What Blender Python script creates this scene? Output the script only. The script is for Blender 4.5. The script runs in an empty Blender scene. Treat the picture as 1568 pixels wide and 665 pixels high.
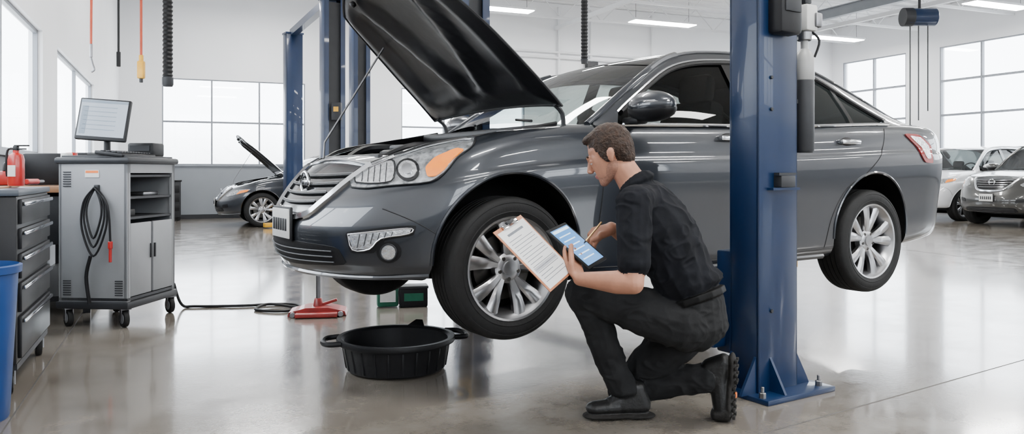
import bpy, bmesh, math, random
from mathutils import Vector as V, Matrix, noise
from mathutils.bvhtree import BVHTree
random.seed(3)
S = bpy.context.scene
COL = S.collection
CAMH = 1.05
FPX = 1205.0   # focal length in px for a 1568 px wide frame

# ------------------------------------------------------------------ materials
MC = {}
def M(name, col, rough=.5, metal=0., var=.08, nscale=8., bump=0., bscale=40., coat=0., emit=0., ecol=None, spec=.5):
    if name in MC: return MC[name]
    m = bpy.data.materials.new(name); m.use_nodes = True
    nt = m.node_tree; p = nt.nodes['Principled BSDF']
    tc = nt.nodes.new('ShaderNodeTexCoord')
    nz = nt.nodes.new('ShaderNodeTexNoise'); nz.inputs['Scale'].default_value = nscale
    nz.inputs['Detail'].default_value = 4
    nt.links.new(tc.outputs['Object'], nz.inputs['Vector'])
    rp = nt.nodes.new('ShaderNodeValToRGB')
    c = list(col)
    rp.color_ramp.elements[0].position = .3; rp.color_ramp.elements[1].position = .7
    rp.color_ramp.elements[0].color = [max(0, x*(1-var)) for x in c]+[1]
    rp.color_ramp.elements[1].color = [min(1, x*(1+var)) for x in c]+[1]
    nt.links.new(nz.outputs['Fac'], rp.inputs['Fac'])
    nt.links.new(rp.outputs['Color'], p.inputs['Base Color'])
    p.inputs['Roughness'].default_value = rough
    p.inputs['Metallic'].default_value = metal
    p.inputs['Specular IOR Level'].default_value = spec
    if coat:
        p.inputs['Coat Weight'].default_value = coat; p.inputs['Coat Roughness'].default_value = .03
    if emit:
        p.inputs['Emission Strength'].default_value = emit
        p.inputs['Emission Color'].default_value = list(ecol or col)+[1]
    if bump:
        n2 = nt.nodes.new('ShaderNodeTexNoise'); n2.inputs['Scale'].default_value = bscale; n2.inputs['Detail'].default_value = 3
        nt.links.new(tc.outputs['Object'], n2.inputs['Vector'])
        bp = nt.nodes.new('ShaderNodeBump'); bp.inputs['Strength'].default_value = bump; bp.inputs['Distance'].default_value = .01
        nt.links.new(n2.outputs['Fac'], bp.inputs['Height']); nt.links.new(bp.outputs['Normal'], p.inputs['Normal'])
    MC[name] = m
    return m

def glassmat(name, tint, refl=.12, const=None):
    m = bpy.data.materials.new(name); m.use_nodes = True
    nt = m.node_tree; nt.nodes.clear()
    o = nt.nodes.new('ShaderNodeOutputMaterial'); mx = nt.nodes.new('ShaderNodeMixShader')
    t = nt.nodes.new('ShaderNodeBsdfTransparent'); t.inputs['Color'].default_value = (*tint, 1)
    g = nt.nodes.new('ShaderNodeBsdfGlossy'); g.inputs['Roughness'].default_value = .02
    if const is None:
        fr = nt.nodes.new('ShaderNodeLayerWeight'); fr.inputs['Blend'].default_value = refl
        nt.links.new(fr.outputs['Fresnel'], mx.inputs['Fac'])
    else: mx.inputs['Fac'].default_value = const
    nt.links.new(t.outputs[0], mx.inputs[1]); nt.links.new(g.outputs[0], mx.inputs[2])
    nt.links.new(mx.outputs[0], o.inputs['Surface'])
    return m

PAINT = M('gunmetal_paint', (.019,.0225,.029), .32, .45, .03, 3, coat=1.)
PAINT_W = M('white_paint', (.62,.63,.65), .3, .0, .02, 3, coat=1.)
PAINT_G = M('olive_grey_paint', (.034,.034,.032), .3, .5, .03, 3, coat=1.)
BLK = M('black_plastic', (.006,.006,.007), .5, 0, .2, 12, bump=.05, spec=.28)
BLKG = M('gloss_black', (.004,.004,.005), .16, 0, .2, 5, coat=.25)
BLKC = M('chest_black', (.006,.006,.007), .4, 0, .2, 12, spec=.25)
RUB = M('tyre_rubber', (.008,.008,.008), .7, 0, .25, 20, bump=.12, bscale=60, spec=.28)
WELL = M('wheel_well_black', (.004,.004,.004), .85, 0, .3, 10, spec=.1)
LINER = M('hood_liner', (.005,.005,.006), .34, 0, .3, 8, bump=.12, bscale=12, spec=.4)
CHR = M('chrome', (.66,.67,.69), .12, 1., .03, 5)
ALU = M('alloy_silver', (.44,.44,.45), .30, 1., .05, 8)
STEEL = M('steel', (.22,.22,.23), .35, 1., .12, 12)
DISC = M('brake_disc', (.08,.075,.07), .4, 1., .2, 20)
LAMP = M('lamp_housing', (.30,.31,.32), .16, .4, .6, 34, bump=.5, bscale=26, coat=1.)
LAMPD = M('lamp_bowl', (.75,.76,.78), .16, .8, .3, 40, bump=.4, bscale=60, coat=1.)
AMB = M('amber_lens', (.78,.20,.008), .25, 0, .12, 40, coat=1., emit=.4, ecol=(1,.28,.01))
REDL = M('red_lens', (.25,.01,.01), .12, 0, .1, 20, coat=1.)
GLASS = glassmat('car_glass', (.50,.54,.53), .22)
GLASSW = glassmat('windscreen_glass', (.58,.65,.64), .35)
GLASSB = glassmat('window_glass', (.97,.985,1.), const=.04)
BLUE = M('lift_blue', (.002,.0145,.052), .36, 0., .08, 4, coat=.2, bump=.03, bscale=8, spec=.35)
YEL = M('safety_yellow', (.62,.32,.01), .45, 0, .1, 15)
RED = M('red_enamel', (.36,.01,.008), .35, 0, .15, 10, coat=.3)
REDH = M('jack_red', (.25,.012,.010), .45, 0, .2, 15, coat=.2)
GREYC = M('cart_grey', (.205,.21,.222), .45, 0, .05, 5, bump=.04, bscale=100)
GREYD = M('dark_grey', (.020,.021,.024), .5, 0, .1, 9, spec=.3)
CREAM = M('label_white', (.55,.55,.53), .5, 0, .04, 30)
WOOD = M('wood_top', (.30,.15,.07), .5, 0, .25, 6)
GREEN = M('oil_green', (.005,.09,.05), .4, 0, .2, 12)
BINB = M('bin_blue', (.004,.04,.17), .45, 0, .1, 6)
WALLW = M('white_wall_paint', (.83,.84,.86), .6, 0, .02, 1.2, bump=.03, bscale=60)
WALLG = M('grey_wall_paint', (.20,.215,.24), .55, 0, .05, 2, bump=.05, bscale=40)
FRAME = M('window_frame_grey', (.20,.215,.24), .45, .2, .05, 5)
CEIL = M('ceiling_white', (.84,.85,.86), .6, 0, .03, 2)
TRUSS = M('truss_white', (.76,.77,.79), .5, 0, .03, 4)
SHIRT = M('black_shirt', (.0055,.006,.0080), .9, 0, .3, 14, bump=.22, bscale=22, spec=.15)
PANTS = M('charcoal_trousers', (.0130,.0133,.0138), .9, 0, .25, 12, bump=.3, bscale=24, spec=.15)
SKIN = M('skin', (.37,.17,.105), .5, 0, .10, 30, bump=.06, bscale=150, spec=.35)
STUB = M('stubble_skin', (.24,.115,.075), .6, 0, .22, 120, bump=.12, bscale=250, spec=.3)
LIPS = M('lips', (.30,.105,.085), .45, 0, .1, 40)
HAIR = M('brown_hair', (.025,.012,.006), .6, 0, .5, 60, bump=.8, bscale=130, spec=.3)
LEATH = M('belt_leather', (.003,.003,.003), .6, 0, .2, 20, spec=.12)
BOOT = M('boot_leather', (.005,.005,.005), .45, 0, .3, 25, bump=.25, bscale=60, spec=.35)
SOLE = M('boot_sole', (.014,.013,.012), .8, 0, .3, 40, bump=.3, bscale=90, spec=.2)
ORG = M('orange_plastic', (.75,.16,.02), .5, 0, .1, 20)
EYEW = M('eye_white', (.45,.42,.40), .2, 0, .02, 20)
PAPER = M('paper', (.66,.66,.65), .7, 0, .02, 20)
INK = M('print_grey', (.14,.15,.17), .7, 0, .1, 60)
SCRN = M('tablet_screen', (.02,.05,.12), .35, 0, .04, 5, emit=1.2, ecol=(.15,.46,1.), spec=.12)
SCRW = M('screen_ui_white', (.3,.35,.4), .3, 0, .02, 5, emit=1.9, ecol=(.6,.8,1.), spec=.2)
MONS = M('monitor_screen', (.1,.12,.14), .2, 0, .03, 2, emit=.7, ecol=(.75,.85,1.), spec=.3)
MONL = M('monitor_ui', (.06,.08,.1), .2, 0, .03, 2, emit=.28, ecol=(.4,.6,.9))
LIGHT = M('led_panel', (1,1,1), .5, 0, 0, 1, emit=98., ecol=(1,.985,.96))
SEAT = M('seat_fabric', (.008,.008,.009), .8, 0, .2, 30, bump=.2, spec=.2)
CORDO = M('orange_cord', (.42,.05,.015), .5, 0, .1, 10)

# ------------------------------------------------------------------ builder
def crom(P, k):
    P=[V(p) for p in P]; out=[]
    n=len(P)
    for i in range(n-1):
        a=P[max(i-1,0)]; b=P[i]; c=P[i+1]; d=P[min(i+2,n-1)]
        for j in range(k):
            t=j/k
            out.append(.5*((2*b)+(c-a)*t+(2*a-5*b+4*c-d)*t*t+(3*b-a-3*c+d)*t*t*t))
    out.append(P[-1]); return out
def frame(z):
    z=V(z).normalized(); a=V((0,0,1)) if abs(z.z)<.9 else V((1,0,0))
    x=a.cross(z).normalized(); y=z.cross(x); return x,y,z
def RM(ux,uy,uz):
    return Matrix((ux,uy,uz)).transposed()
class B:
    def __init__(s): s.v=[]; s.f=[]; s.m=[]; s.mats=[]
    def mi(s,mat):
        if mat not in s.mats: s.mats.append(mat)
        return s.mats.index(mat)
    def add(s,vs,fs,mat):
        o=len(s.v); s.v+= [V(v) for v in vs]; k=s.mi(mat)
        for f in fs: s.f.append([i+o for i in f]); s.m.append(k)
    def box(s,c,size,mat,rot=None,bev=0.,seg=2):
        bm=bmesh.new(); bmesh.ops.create_cube(bm,size=1)
        bmesh.ops.scale(bm,vec=size,verts=bm.verts)
        if bev>0: bmesh.ops.bevel(bm,geom=bm.edges[:],offset=min(bev,min(size)*.45),segments=seg,affect='EDGES',profile=.5)
        if rot is None: R=Matrix.Identity(3)
        elif isinstance(rot,(int,float)): R=Matrix.Rotation(rot,3,'Z')
        else: R=rot
        c=V(c); bm.verts.index_update()
        s.add([c+R@v.co for v in bm.verts],[[v.index for v in f.verts] for f in bm.faces],mat); bm.free()
    def lathe(s,prof,c,axis,mat,n=32,cap=False):
        x,y,z=frame(axis); c=V(c); vs=[];fs=[]
        for r,h in prof:
            for k in range(n):
                a=2*math.pi*k/n; vs.append(c+z*h+(x*math.cos(a)+y*math.sin(a))*max(r,1e-5))
        for i in range(len(prof)-1):
            for k in range(n):
                fs.append([i*n+k,i*n+(k+1)%n,(i+1)*n+(k+1)%n,(i+1)*n+k])
        if cap: fs.append(list(range(n))[::-1]); fs.append([(len(prof)-1)*n+k for k in range(n)])
        s.add(vs,fs,mat)
    def cyl(s,p0,p1,r0,mat,r1=None,n=20):
        p0=V(p0);p1=V(p1); L=(p1-p0).length; r1=r0 if r1 is None else r1
        e=min(.004,r0*.2,L*.2)
        s.lathe([(r0-e,0),(r0,e),(r1,L-e),(max(r1-e,1e-4),L)],p0,p1-p0,mat,n,True)
    def tube(s,pts,r,mat,n=8,k=0,closed=False):
        P=crom(pts,k) if k else [V(p) for p in pts]
        vs=[];fs=[];N=len(P); px=None
        for i,p in enumerate(P):
            if closed: t=P[(i+1)%N]-P[i-1]
            else: t=P[min(i+1,N-1)]-P[max(i-1,0)]
            if t.length<1e-9: t=V((0,0,1))
            t.normalize()
            if px is None: x,y,z=frame(t)
            else:
                x=(px-t*px.dot(t))
                x=x.normalized() if x.length>1e-6 else frame(t)[0]
                y=t.cross(x)
            px=x
            for a in range(n):
                q=2*math.pi*a/n; vs.append(p+(x*math.cos(q)+y*math.sin(q))*r)
        for i in range(N if closed else N-1):
            for a in range(n): fs.append([i*n+a,i*n+(a+1)%n,((i+1)%N)*n+(a+1)%n,((i+1)%N)*n+a])
        if not closed: fs.append(list(range(n))[::-1]); fs.append([(N-1)*n+a for a in range(n)])
        s.add(vs,fs,mat)
    def ell(s,c,r,mat,rot=None,n=20):
        if not hasattr(r,'__len__'): r=(r,r,r)
        bm=bmesh.new(); bmesh.ops.create_uvsphere(bm,u_segments=n,v_segments=max(6,n//2+2),radius=1)
        R=rot or Matrix.Identity(3); c=V(c)
        s.add([c+R@V((v.co.x*r[0],v.co.y*r[1],v.co.z*r[2])) for v in bm.verts],[[v.index for v in f.verts] for f in bm.faces],mat); bm.free()
    def prism(s,poly,o,ux,uy,th,mat):
        o=V(o);ux=V(ux);uy=V(uy);th=V(th);n=len(poly)
        a=[o+ux*p[0]+uy*p[1] for p in poly]
        s.add(a+[q+th for q in a],[list(range(n))[::-1],[n+i for i in range(n)]]+[[i,(i+1)%n,n+(i+1)%n,n+i] for i in range(n)],mat)
    def grid(s,P,mat,wrap=False):
        n=len(P);m=len(P[0]);vs=[p for row in P for p in row]
        fs=[[i*m+j,i*m+(j+1)%m,(i+1)*m+(j+1)%m,(i+1)*m+j] for i in range(n-1) for j in range(m if wrap else m-1)]
        s.add(vs,fs,mat)
    def mirror_y(s,start_v,start_f):
        o=len(s.v)-start_v
        nv=len(s.v); 
        for v in s.v[start_v:nv]: s.v.append(V((v.x,-v.y,v.z)))
        nf=len(s.f)
        for i in range(start_f,nf):
            s.f.append([q+o for q in reversed(s.f[i])]); s.m.append(s.m[i])
    def obj(s,name,parent=None,mw=None,ang=35,merge=False):
        me=bpy.data.meshes.new(name); me.from_pydata([tuple(v) for v in s.v],[],s.f)
        for m in s.mats: me.materials.append(m)
        me.polygons.foreach_set('material_index',s.m)
        bm=bmesh.new(); bm.from_mesh(me)
        if merge: bmesh.ops.remove_doubles(bm,verts=bm.verts,dist=.0004)
        bmesh.ops.recalc_face_normals(bm,faces=bm.faces); bm.to_mesh(me); bm.free()
        me.polygons.foreach_set('use_smooth',[True]*len(me.polygons))
        me.set_sharp_from_angle(angle=math.radians(ang))
        me.update()
        ob=bpy.data.objects.new(name,me); COL.objects.link(ob)
        if parent: ob.parent=parent
        if mw is not None: ob.matrix_world=mw
        return ob
def E(name,loc=(0,0,0),rz=0.):
    e=bpy.data.objects.new(name,None); COL.objects.link(e)
    e.matrix_world=Matrix.Translation(V(loc))@Matrix.Rotation(rz,4,'Z'); e.empty_display_size=.1
    return e
def baked(ob):
    bpy.context.view_layer.update()
    dg=bpy.context.evaluated_depsgraph_get()
    me=bpy.data.meshes.new_from_object(ob.evaluated_get(dg)); ob.modifiers.clear(); ob.data=me; return me

TH=math.radians(23.0)
ROOM=Matrix.Rotation(TH,4,'Z')
U0,U1,V0,V1,HC=-1.2,19.5,-6.0,19.4,5.7

# ------------------------------------------------------------------ room shell
def floor_mat():
    m=bpy.data.materials.new('polished_concrete'); m.use_nodes=True; nt=m.node_tree; p=nt.nodes['Principled BSDF']; L=nt.links.new
    tc=nt.nodes.new('ShaderNodeTexCoord')
    def nz(sc,d=5,ro=.55):
        n=nt.nodes.new('ShaderNodeTexNoise'); n.inputs['Scale'].default_value=sc; n.inputs['Detail'].default_value=d; n.inputs['Roughness'].default_value=ro
        L(tc.outputs['Object'],n.inputs['Vector']); return n
    a=nz(.7,6,.6); b=nz(3.2,7,.68); c=nz(60,3)
    r=nt.nodes.new('ShaderNodeValToRGB'); r.color_ramp.elements[0].position=.3; r.color_ramp.elements[1].position=.72
    r.color_ramp.elements[0].color=(.150,.130,.108,1); r.color_ramp.elements[1].color=(.245,.222,.192,1)
    L(a.outputs['Fac'],r.inputs['Fac'])
    r2=nt.nodes.new('ShaderNodeValToRGB'); r2.color_ramp.elements[0].position=.3; r2.color_ramp.elements[1].position=.62
    r2.color_ramp.elements[0].color=(.66,.64,.61,1); r2.color_ramp.elements[1].color=(1,1,1,1)
    L(b.outputs['Fac'],r2.inputs['Fac'])
    mx=nt.nodes.new('ShaderNodeMix'); mx.data_type='RGBA'; mx.blend_type='MULTIPLY'; mx.inputs[0].default_value=.8
    L(r.outputs[0],mx.inputs[6]); L(r2.outputs[0],mx.inputs[7])
    s=nz(1.7,3,.5); r3=nt.nodes.new('ShaderNodeValToRGB'); r3.color_ramp.elements[0].position=.27; r3.color_ramp.elements[1].position=.36
    r3.color_ramp.elements[0].color=(.5,.47,.45,1); r3.color_ramp.elements[1].color=(1,1,1,1)
    L(s.outputs['Fac'],r3.inputs['Fac'])
    m2=nt.nodes.new('ShaderNodeMix'); m2.data_type='RGBA'; m2.blend_type='MULTIPLY'; m2.inputs[0].default_value=.6
    L(mx.outputs[2],m2.inputs[6]); L(r3.outputs[0],m2.inputs[7]); L(m2.outputs[2],p.inputs['Base Color'])
    mr=nt.nodes.new('ShaderNodeMapRange'); mr.inputs['From Min'].default_value=.3; mr.inputs['From Max'].default_value=.7
    mr.inputs['To Min'].default_value=.11; mr.inputs['To Max'].default_value=.25
    L(b.outputs['Fac'],mr.inputs['Value']); L(mr.outputs[0],p.inputs['Roughness'])
    bp=nt.nodes.new('ShaderNodeBump'); bp.inputs['Strength'].default_value=.04; bp.inputs['Distance'].default_value=.01
    L(c.outputs['Fac'],bp.inputs['Height']); L(bp.outputs[0],p.inputs['Normal'])
    p.inputs['Coat Weight'].default_value=.6; p.inputs['Coat Roughness'].default_value=.085
    return m
FLOORM=floor_mat()
JOINT=M('joint_dark',(.06,.055,.05),.6,0,.2,20)
b=B(); b.box(((U0+U1)/2,(V0+V1)/2,-.05),(U1-U0+.4,V1-V0+.4,.1),FLOORM); fl=b.obj('floor',None,ROOM)
b=B()
def strip(p,q,w=.012):
    p=V((*p,0));q=V((*q,0)); d=(q-p); L=d.length; a=math.atan2(d.y,d.x)
    b.box((p+q)/2+V((0,0,.0004)),(L,w,.0012),JOINT,a)
strip((-.35,2.25),(5.2,5.98),.007); strip((-1.9,2.8),(-7.9,16.9),.007); strip((5.38,10.7),(7.3,4.3)); strip((5.38,10.7),(1.5,19.0),.01)
j=b.obj('floor_joints',fl); j.matrix_world=Matrix.Identity(4)

def wall(name,horiz,fixed,a0,a1,h,holes,t=.2,mat=WALLW,band=1.22,sgn=1):
    b=B()
    def bx(p0,p1,z0,z1,m=mat,off=0.,tt=t):
        if p1-p0<1e-4 or z1-z0<1e-4: return
        cc=fixed+sgn*(tt/2)-sgn*off
        if horiz=='u': b.box(((p0+p1)/2,cc,(z0+z1)/2),(p1-p0,tt,z1-z0),m)
        else: b.box((cc,(p0+p1)/2,(z0+z1)/2),(tt,p1-p0,z1-z0),m)
    x=a0
    for (p0,p1,z0,z1) in sorted(holes):
        bx(x,p0,0,h); bx(p0,p1,0,z0); bx(p0,p1,z1,h); x=p1
    bx(x,a1,0,h)
    if band: bx(a0,a1,0.1,band,WALLG,.012,.012)
    return b.obj(name,None,ROOM)
def window(name,horiz,fixed,p0,p1,z0,z1,nx,nz,sgn=1,fr=.06,dep=.09):
    b=B()
    def bx(a0,a1,c0,c1,th,m,off=.06):
        cc=fixed+sgn*off
        if horiz=='u': b.box(((a0+a1)/2,cc,(c0+c1)/2),(a1-a0,th,c1-c0),m)
        else: b.box((cc,(a0+a1)/2,(c0+c1)/2),(th,a1-a0,c1-c0),m)
    for i in range(nx+1):
        a=p0+(p1-p0)*i/nx; w=fr if i in(0,nx) else fr*.7
        bx(max(p0,a-w/2),min(p1,a+w/2),z0,z1,dep,FRAME)
    for i in range(nz+1):
        a=z0+(z1-z0)*i/nz
        bx(p0,p1,max(z0,a-fr/2*.8),min(z1,a+fr/2*.8),dep*.9,FRAME)
    bx(p0,p1,z0,z1,.006,GLASSB,.08)
    bx(p0-.03,p1+.03,z0-.04,z0,.14,FRAME,0.02)
    b.obj(name,None,ROOM)
LH=[(3.6,8.75,1.22,2.42),(9.75,13.8,1.22,2.42)]
wall('wall_left','v',U0,V0,V1,HC,LH,sgn=-1,t=.12)
BH=[(-.33,2.82,1.24,3.2),(5.2,8.6,1.24,3.2)]
wall('wall_back','u',V1,U0,U1,HC,BH,sgn=1)
RH=[(1.0,4.8,1.7,4.55),(5.8,9.6,1.7,4.55),(10.6,15.5,1.7,4.55),(16.6,18.95,1.7,4.55)]
wall('wall_right','v',U1,V0,V1,HC,RH,sgn=1)
FH=[(-.4,3.4,1.5,4.2),(5.,9.,1.5,4.2),(11.,15.,1.5,4.2)]
wall('wall_front','u',V0,U0,U1,HC,FH,sgn=-1)
window('window_1','v',U0,*LH[0],3,1,-1,.08,.04); window('window_2','v',U0,*LH[1],2,1,-1,.08,.04)
window('window_3','u',V1,*BH[0],3,2,1,.05); window('window_4','u',V1,*BH[1],3,2,1,.05)
for i,h in enumerate(RH): window('window_%d'%(5+i),'v',U1,*h,2 if i in(0,1,3) else 4,3,1,.07)
for i,h in enumerate(FH): window('window_%d'%(9+i),'u',V0,*h,3,2,-1,.07)
b=B(); b.box((U0+.012,(V0+V1)/2,.05),(.024,V1-V0,.1),GREYD); b.obj('baseboard_left',None,ROOM)
b=B(); b.box(((U0+U1)/2,V1-.012,.05),(U1-U0-.06,.024,.1),GREYD); b.obj('baseboard_back',None,ROOM)
b=B(); b.box((U1-.012,(V0+V1)/2,.05),(.024,V1-V0-.06,.1),GREYD); b.obj('baseboard_right',None,ROOM)
b=B()
b.box(((U0+U1)/2,(V0+V1)/2,HC+.06),(U1-U0+.4,V1-V0+.4,.1),CEIL)
for i in range(64):
    v=V0+.2+i*(V1-V0-.4)/63
    b.box(((U0+U1)/2,v,HC),(U1-U0,.12,.03),CEIL)
b.obj('ceiling',None,ROOM)
def truss(v):
    b=B(); z0,z1=HC-.62,HC-.06
    for z in (z0,z1): b.box(((U0+U1)/2,v,z),(U1-U0-.02,.07,.06),TRUSS)
    n=34
    for i in range(n):
        a=U0+.1+(U1-U0-.2)*i/n; c=U0+.1+(U1-U0-.2)*(i+1)/n
        b.cyl((a,v,z0 if i%2 else z1),(c,v,z1 if i%2 else z0),.014,TRUSS,n=6)
    b.obj('roof_truss',None,ROOM)
for v in (-4.,-1.3,1.5,4.6,7.7,10.8,13.4,15.9,18.3): truss(v)
b=B()
for u in (3.5,9.5,16.2): b.box((u,(V0+V1)/2,HC-.70),(.08,V1-V0-.1,.1),TRUSS)
b.obj('ceiling_purlins',None,ROOM)
lp=E('ceiling_lights'); 
k=0
for v in (-3.,1.6,6.6,12.2,17.):
    for u in (1.8,6.8,11.4,17.2):
        b=B(); b.box((u,v,HC-.80),(1.9,.42,.05),TRUSS,bev=.01); b.box((u,v,HC-.83),(1.82,.36,.02),LIGHT)
        for s in(-.8,.8): b.cyl((u+s,v,HC-.78),(u+s,v,HC),.006,STEEL,n=6)
        o=b.obj('light_panel_%d'%k,lp); o.matrix_world=ROOM; k+=1
b=B()
for u,z0 in ((9.6,1.2),(10.6,1.2),(12.6,3.2)):
    b.cyl((u,V1-.06,z0),(u,V1-.06,HC-.1),.035,TRUSS,n=10)
for z in (4.2,4.35): b.cyl((4.,V1-.08,z),(16.,V1-.08,z),.03,TRUSS,n=10)
b.box((10.6,V1-.1,3.9),(.35,.16,.5),GREYD,bev=.02)
b.tube([(10.6,V1-.2,4.0),(11.1,V1-.5,3.8),(12.4,V1-.5,3.95),(13.5,V1-.4,3.8)],.05,BLK,k=5)
b.obj('wall_conduit',None,ROOM)
b=B(); b.box((14.6,9.,HC-.645),(.14,18.,.02),FRAME); b.box((14.6,9.,HC-.76),(.02,18.,.22),FRAME); b.box((14.6,9.,HC-.88),(.14,18.,.02),FRAME)
b.obj('crane_rail',None,ROOM)
b=B(); hx,hy=8.75,16.9
b.box((hx,hy,4.40),(.62,.3,.3),BLUE,bev=.03); b.cyl((hx-.33,hy,4.40),(hx+.33,hy,4.40),.19,BLUE,n=20); b.cyl((hx-.36,hy,4.40),(hx-.16,hy,4.40),.2,GREYD)
for dx in(-.2,-.02,.18): b.cyl((hx+dx,hy,4.3),(hx+dx,hy,2.2+dx),.012,GREYD,n=6)
b.box((hx-.2,hy,2.0),(.07,.05,.16),GREYD,bev=.01); b.cyl((hx,hy,4.5),(hx,hy,4.805),.03,GREYD,n=8)
b.obj('electric_hoist')

# ------------------------------------------------------------------ car generator
def spl(tab,x):
    n=len(tab)
    if x<=tab[0][0]: return tab[0][1]
    if x>=tab[-1][0]: return tab[-1][1]
    for i in range(n-1):
        if x<=tab[i+1][0]:
            x0,y0=tab[i];x1,y1=tab[i+1];h=x1-x0
            def sl(k):
                if k<=0 or k>=n-1:
                    kk=0 if k<=0 else n-2
                    return (tab[kk+1][1]-tab[kk][1])/(tab[kk+1][0]-tab[kk][0])
                return (tab[k+1][1]-tab[k-1][1])/(tab[k+1][0]-tab[k-1][0])
            m0,m1=sl(i)*h,sl(i+1)*h; t=(x-x0)/h
            return (2*t**3-3*t*t+1)*y0+(t**3-2*t*t+t)*m0+(-2*t**3+3*t*t)*y1+(t**3-t*t)*m1

SED=dict(xf=-.80,xr=3.87,w=.905,wb=2.755,
  zs=[(-.85,.66),(-.7,.715),(-.3,.825),(0,.885),(.5,.945),(1,.965),(2,.99),(3,1.035),(3.45,1.03),(3.75,.985),(3.9,.95)],
  zt=[(-.85,.76),(-.7,.81),(-.3,.89),(0,.935),(.5,.985),(1,.975),(2,1.0),(3,1.05),(3.45,1.07),(3.75,1.04),(3.9,1.01)],
  zb=[(-.85,.235),(-.4,.225),(.2,.18),(2.4,.18),(3.2,.22),(3.9,.30)],
  rail=[(.52,.775,.965),(.85,.715,1.185),(1.2,.635,1.375),(1.6,.59,1.445),(2.1,.58,1.45),(2.5,.585,1.405),(2.9,.62,1.27),(3.3,.69,1.095),(3.45,.715,1.05)],
  ws=1.27,bg=2.62,glass=(.70,3.0),rear_line=(2.55,1.34,3.0,1.075),bp=1.68,qp=2.62,arch=.385,wr=.334,hood=(.44,1.08))
SUV=dict(xf=-.85,xr=3.45,w=.91,wb=2.62,
  zs=[(-.85,.86),(-.7,.92),(-.3,.99),(0,1.02),(.5,1.07),(1,1.10),(2,1.13),(3,1.17),(3.5,1.17)],
  zt=[(-.85,.93),(-.7,.99),(-.3,1.05),(0,1.09),(.5,1.13),(1,1.11),(2,1.14),(3,1.19),(3.5,1.2)],
  zb=[(-.85,.28),(-.4,.28),(.2,.25),(2.4,.25),(3.2,.3),(3.5,.36)],
  rail=[(.5,.78,1.10),(.8,.73,1.35),(1.15,.66,1.58),(1.6,.63,1.655),(2.2,.62,1.665),(2.8,.63,1.62),(3.2,.66,1.5),(3.38,.72,1.3),(3.42,.78,1.18)],
  ws=1.2,bg=3.1,glass=(.68,3.15),rear_line=(2.85,1.55,3.15,1.22),bp=1.65,qp=2.5,arch=.40,wr=.35,hood=(.4,1.1))
def car_world(O,th,lift): return Matrix.Translation(V((O[0],O[1],lift)))@Matrix.Rotation(th,4,'Z')

def wheel(b,c,side,R=.334,W=.215,spokes=5):
    ax=V((0,side,0)); c=V(c)
    h=W/2
    def groove(a,w=.007,d=.009): return [(R,a-w/2),(R-d,a-w/2+.001),(R-d,a+w/2-.001),(R,a+w/2)]
    prof=[(R*.70,-h*.9),(R*.80,-h),(R*.93,-h*.97),(R*.975,-h*.85),(R*.993,-h*.7)]+groove(-h*.45)+groove(-h*.15)+groove(h*.15)+groove(h*.45)+[(R*.993,h*.7),(R*.975,h*.85),(R*.955,h*.93),(R*.93,h*.97),(R*.915,h*.985),(R*.91,h*.965),(R*.86,h*1.03),(R*.80,h*1.0),(R*.79,h*1.02),(R*.74,h*.95),(R*.70,h*.9)]
    b.lathe(prof,c,ax,RUB,72)
    r=R*.705
    b.lathe([(r,-h*.9),(r-.03,-h*.7),(r-.045,0),(r-.03,h*.6),(r-.012,h*.8),(r-.004,h*.93),(r+.006,h*.96),(r+.008,h*.9)],c,ax,ALU,56)
    b.lathe([(.02,-.02),(.155,-.02),(.155,.0),(.02,.0)],c,ax,DISC,36)
    b.lathe([(.001,-.03),(r-.03,-.03)],c,ax,WELL,36)
    b.box(c+V((.10,0,.03))+ax*.005,(.07,.05,.13),DISC,bev=.01)
    b.lathe([(.075,h*.2),(.072,h*.52),(.055,h*.62),(.034,h*.62),(.033,h*.70),(.001,h*.72)],c,ax,ALU,30)
    for k in range(5):
        a=2*math.pi*(k+.5)/5+.3; b.cyl(c+ax*h*.5+V((math.cos(a)*.052,0,math.sin(a)*.052)),c+ax*h*.64+V((math.cos(a)*.052,0,math.sin(a)*.052)),.010,DISC,n=8)
    for k in range(spokes):
        a0=2*math.pi*k/spokes+.2
        for s in(-1,1):
            a1=a0+s*.17; a2=a0+s*.265
            P=[]
            for t in [0,.2,.4,.6,.8,1.]:
                rr=.05+(r-.012-.05)*t; aa=a1+(a2-a1)*t
                wd=.016+.019*t; hh=h*(.56+.10*math.sin(t*2.4)+.16*t)
                d=V((math.cos(aa),0,math.sin(aa))); n=V((-math.sin(aa),0,math.cos(aa)))
                o=c+d*rr
                P.append([o-n*wd+ax*(hh-.035),o-n*wd+ax*(hh-.010),o-n*wd*.55+ax*hh,o+n*wd*.55+ax*hh,o+n*wd+ax*(hh-.010),o+n*wd+ax*(hh-.035)])
            b.grid(P,ALU,True)

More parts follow.
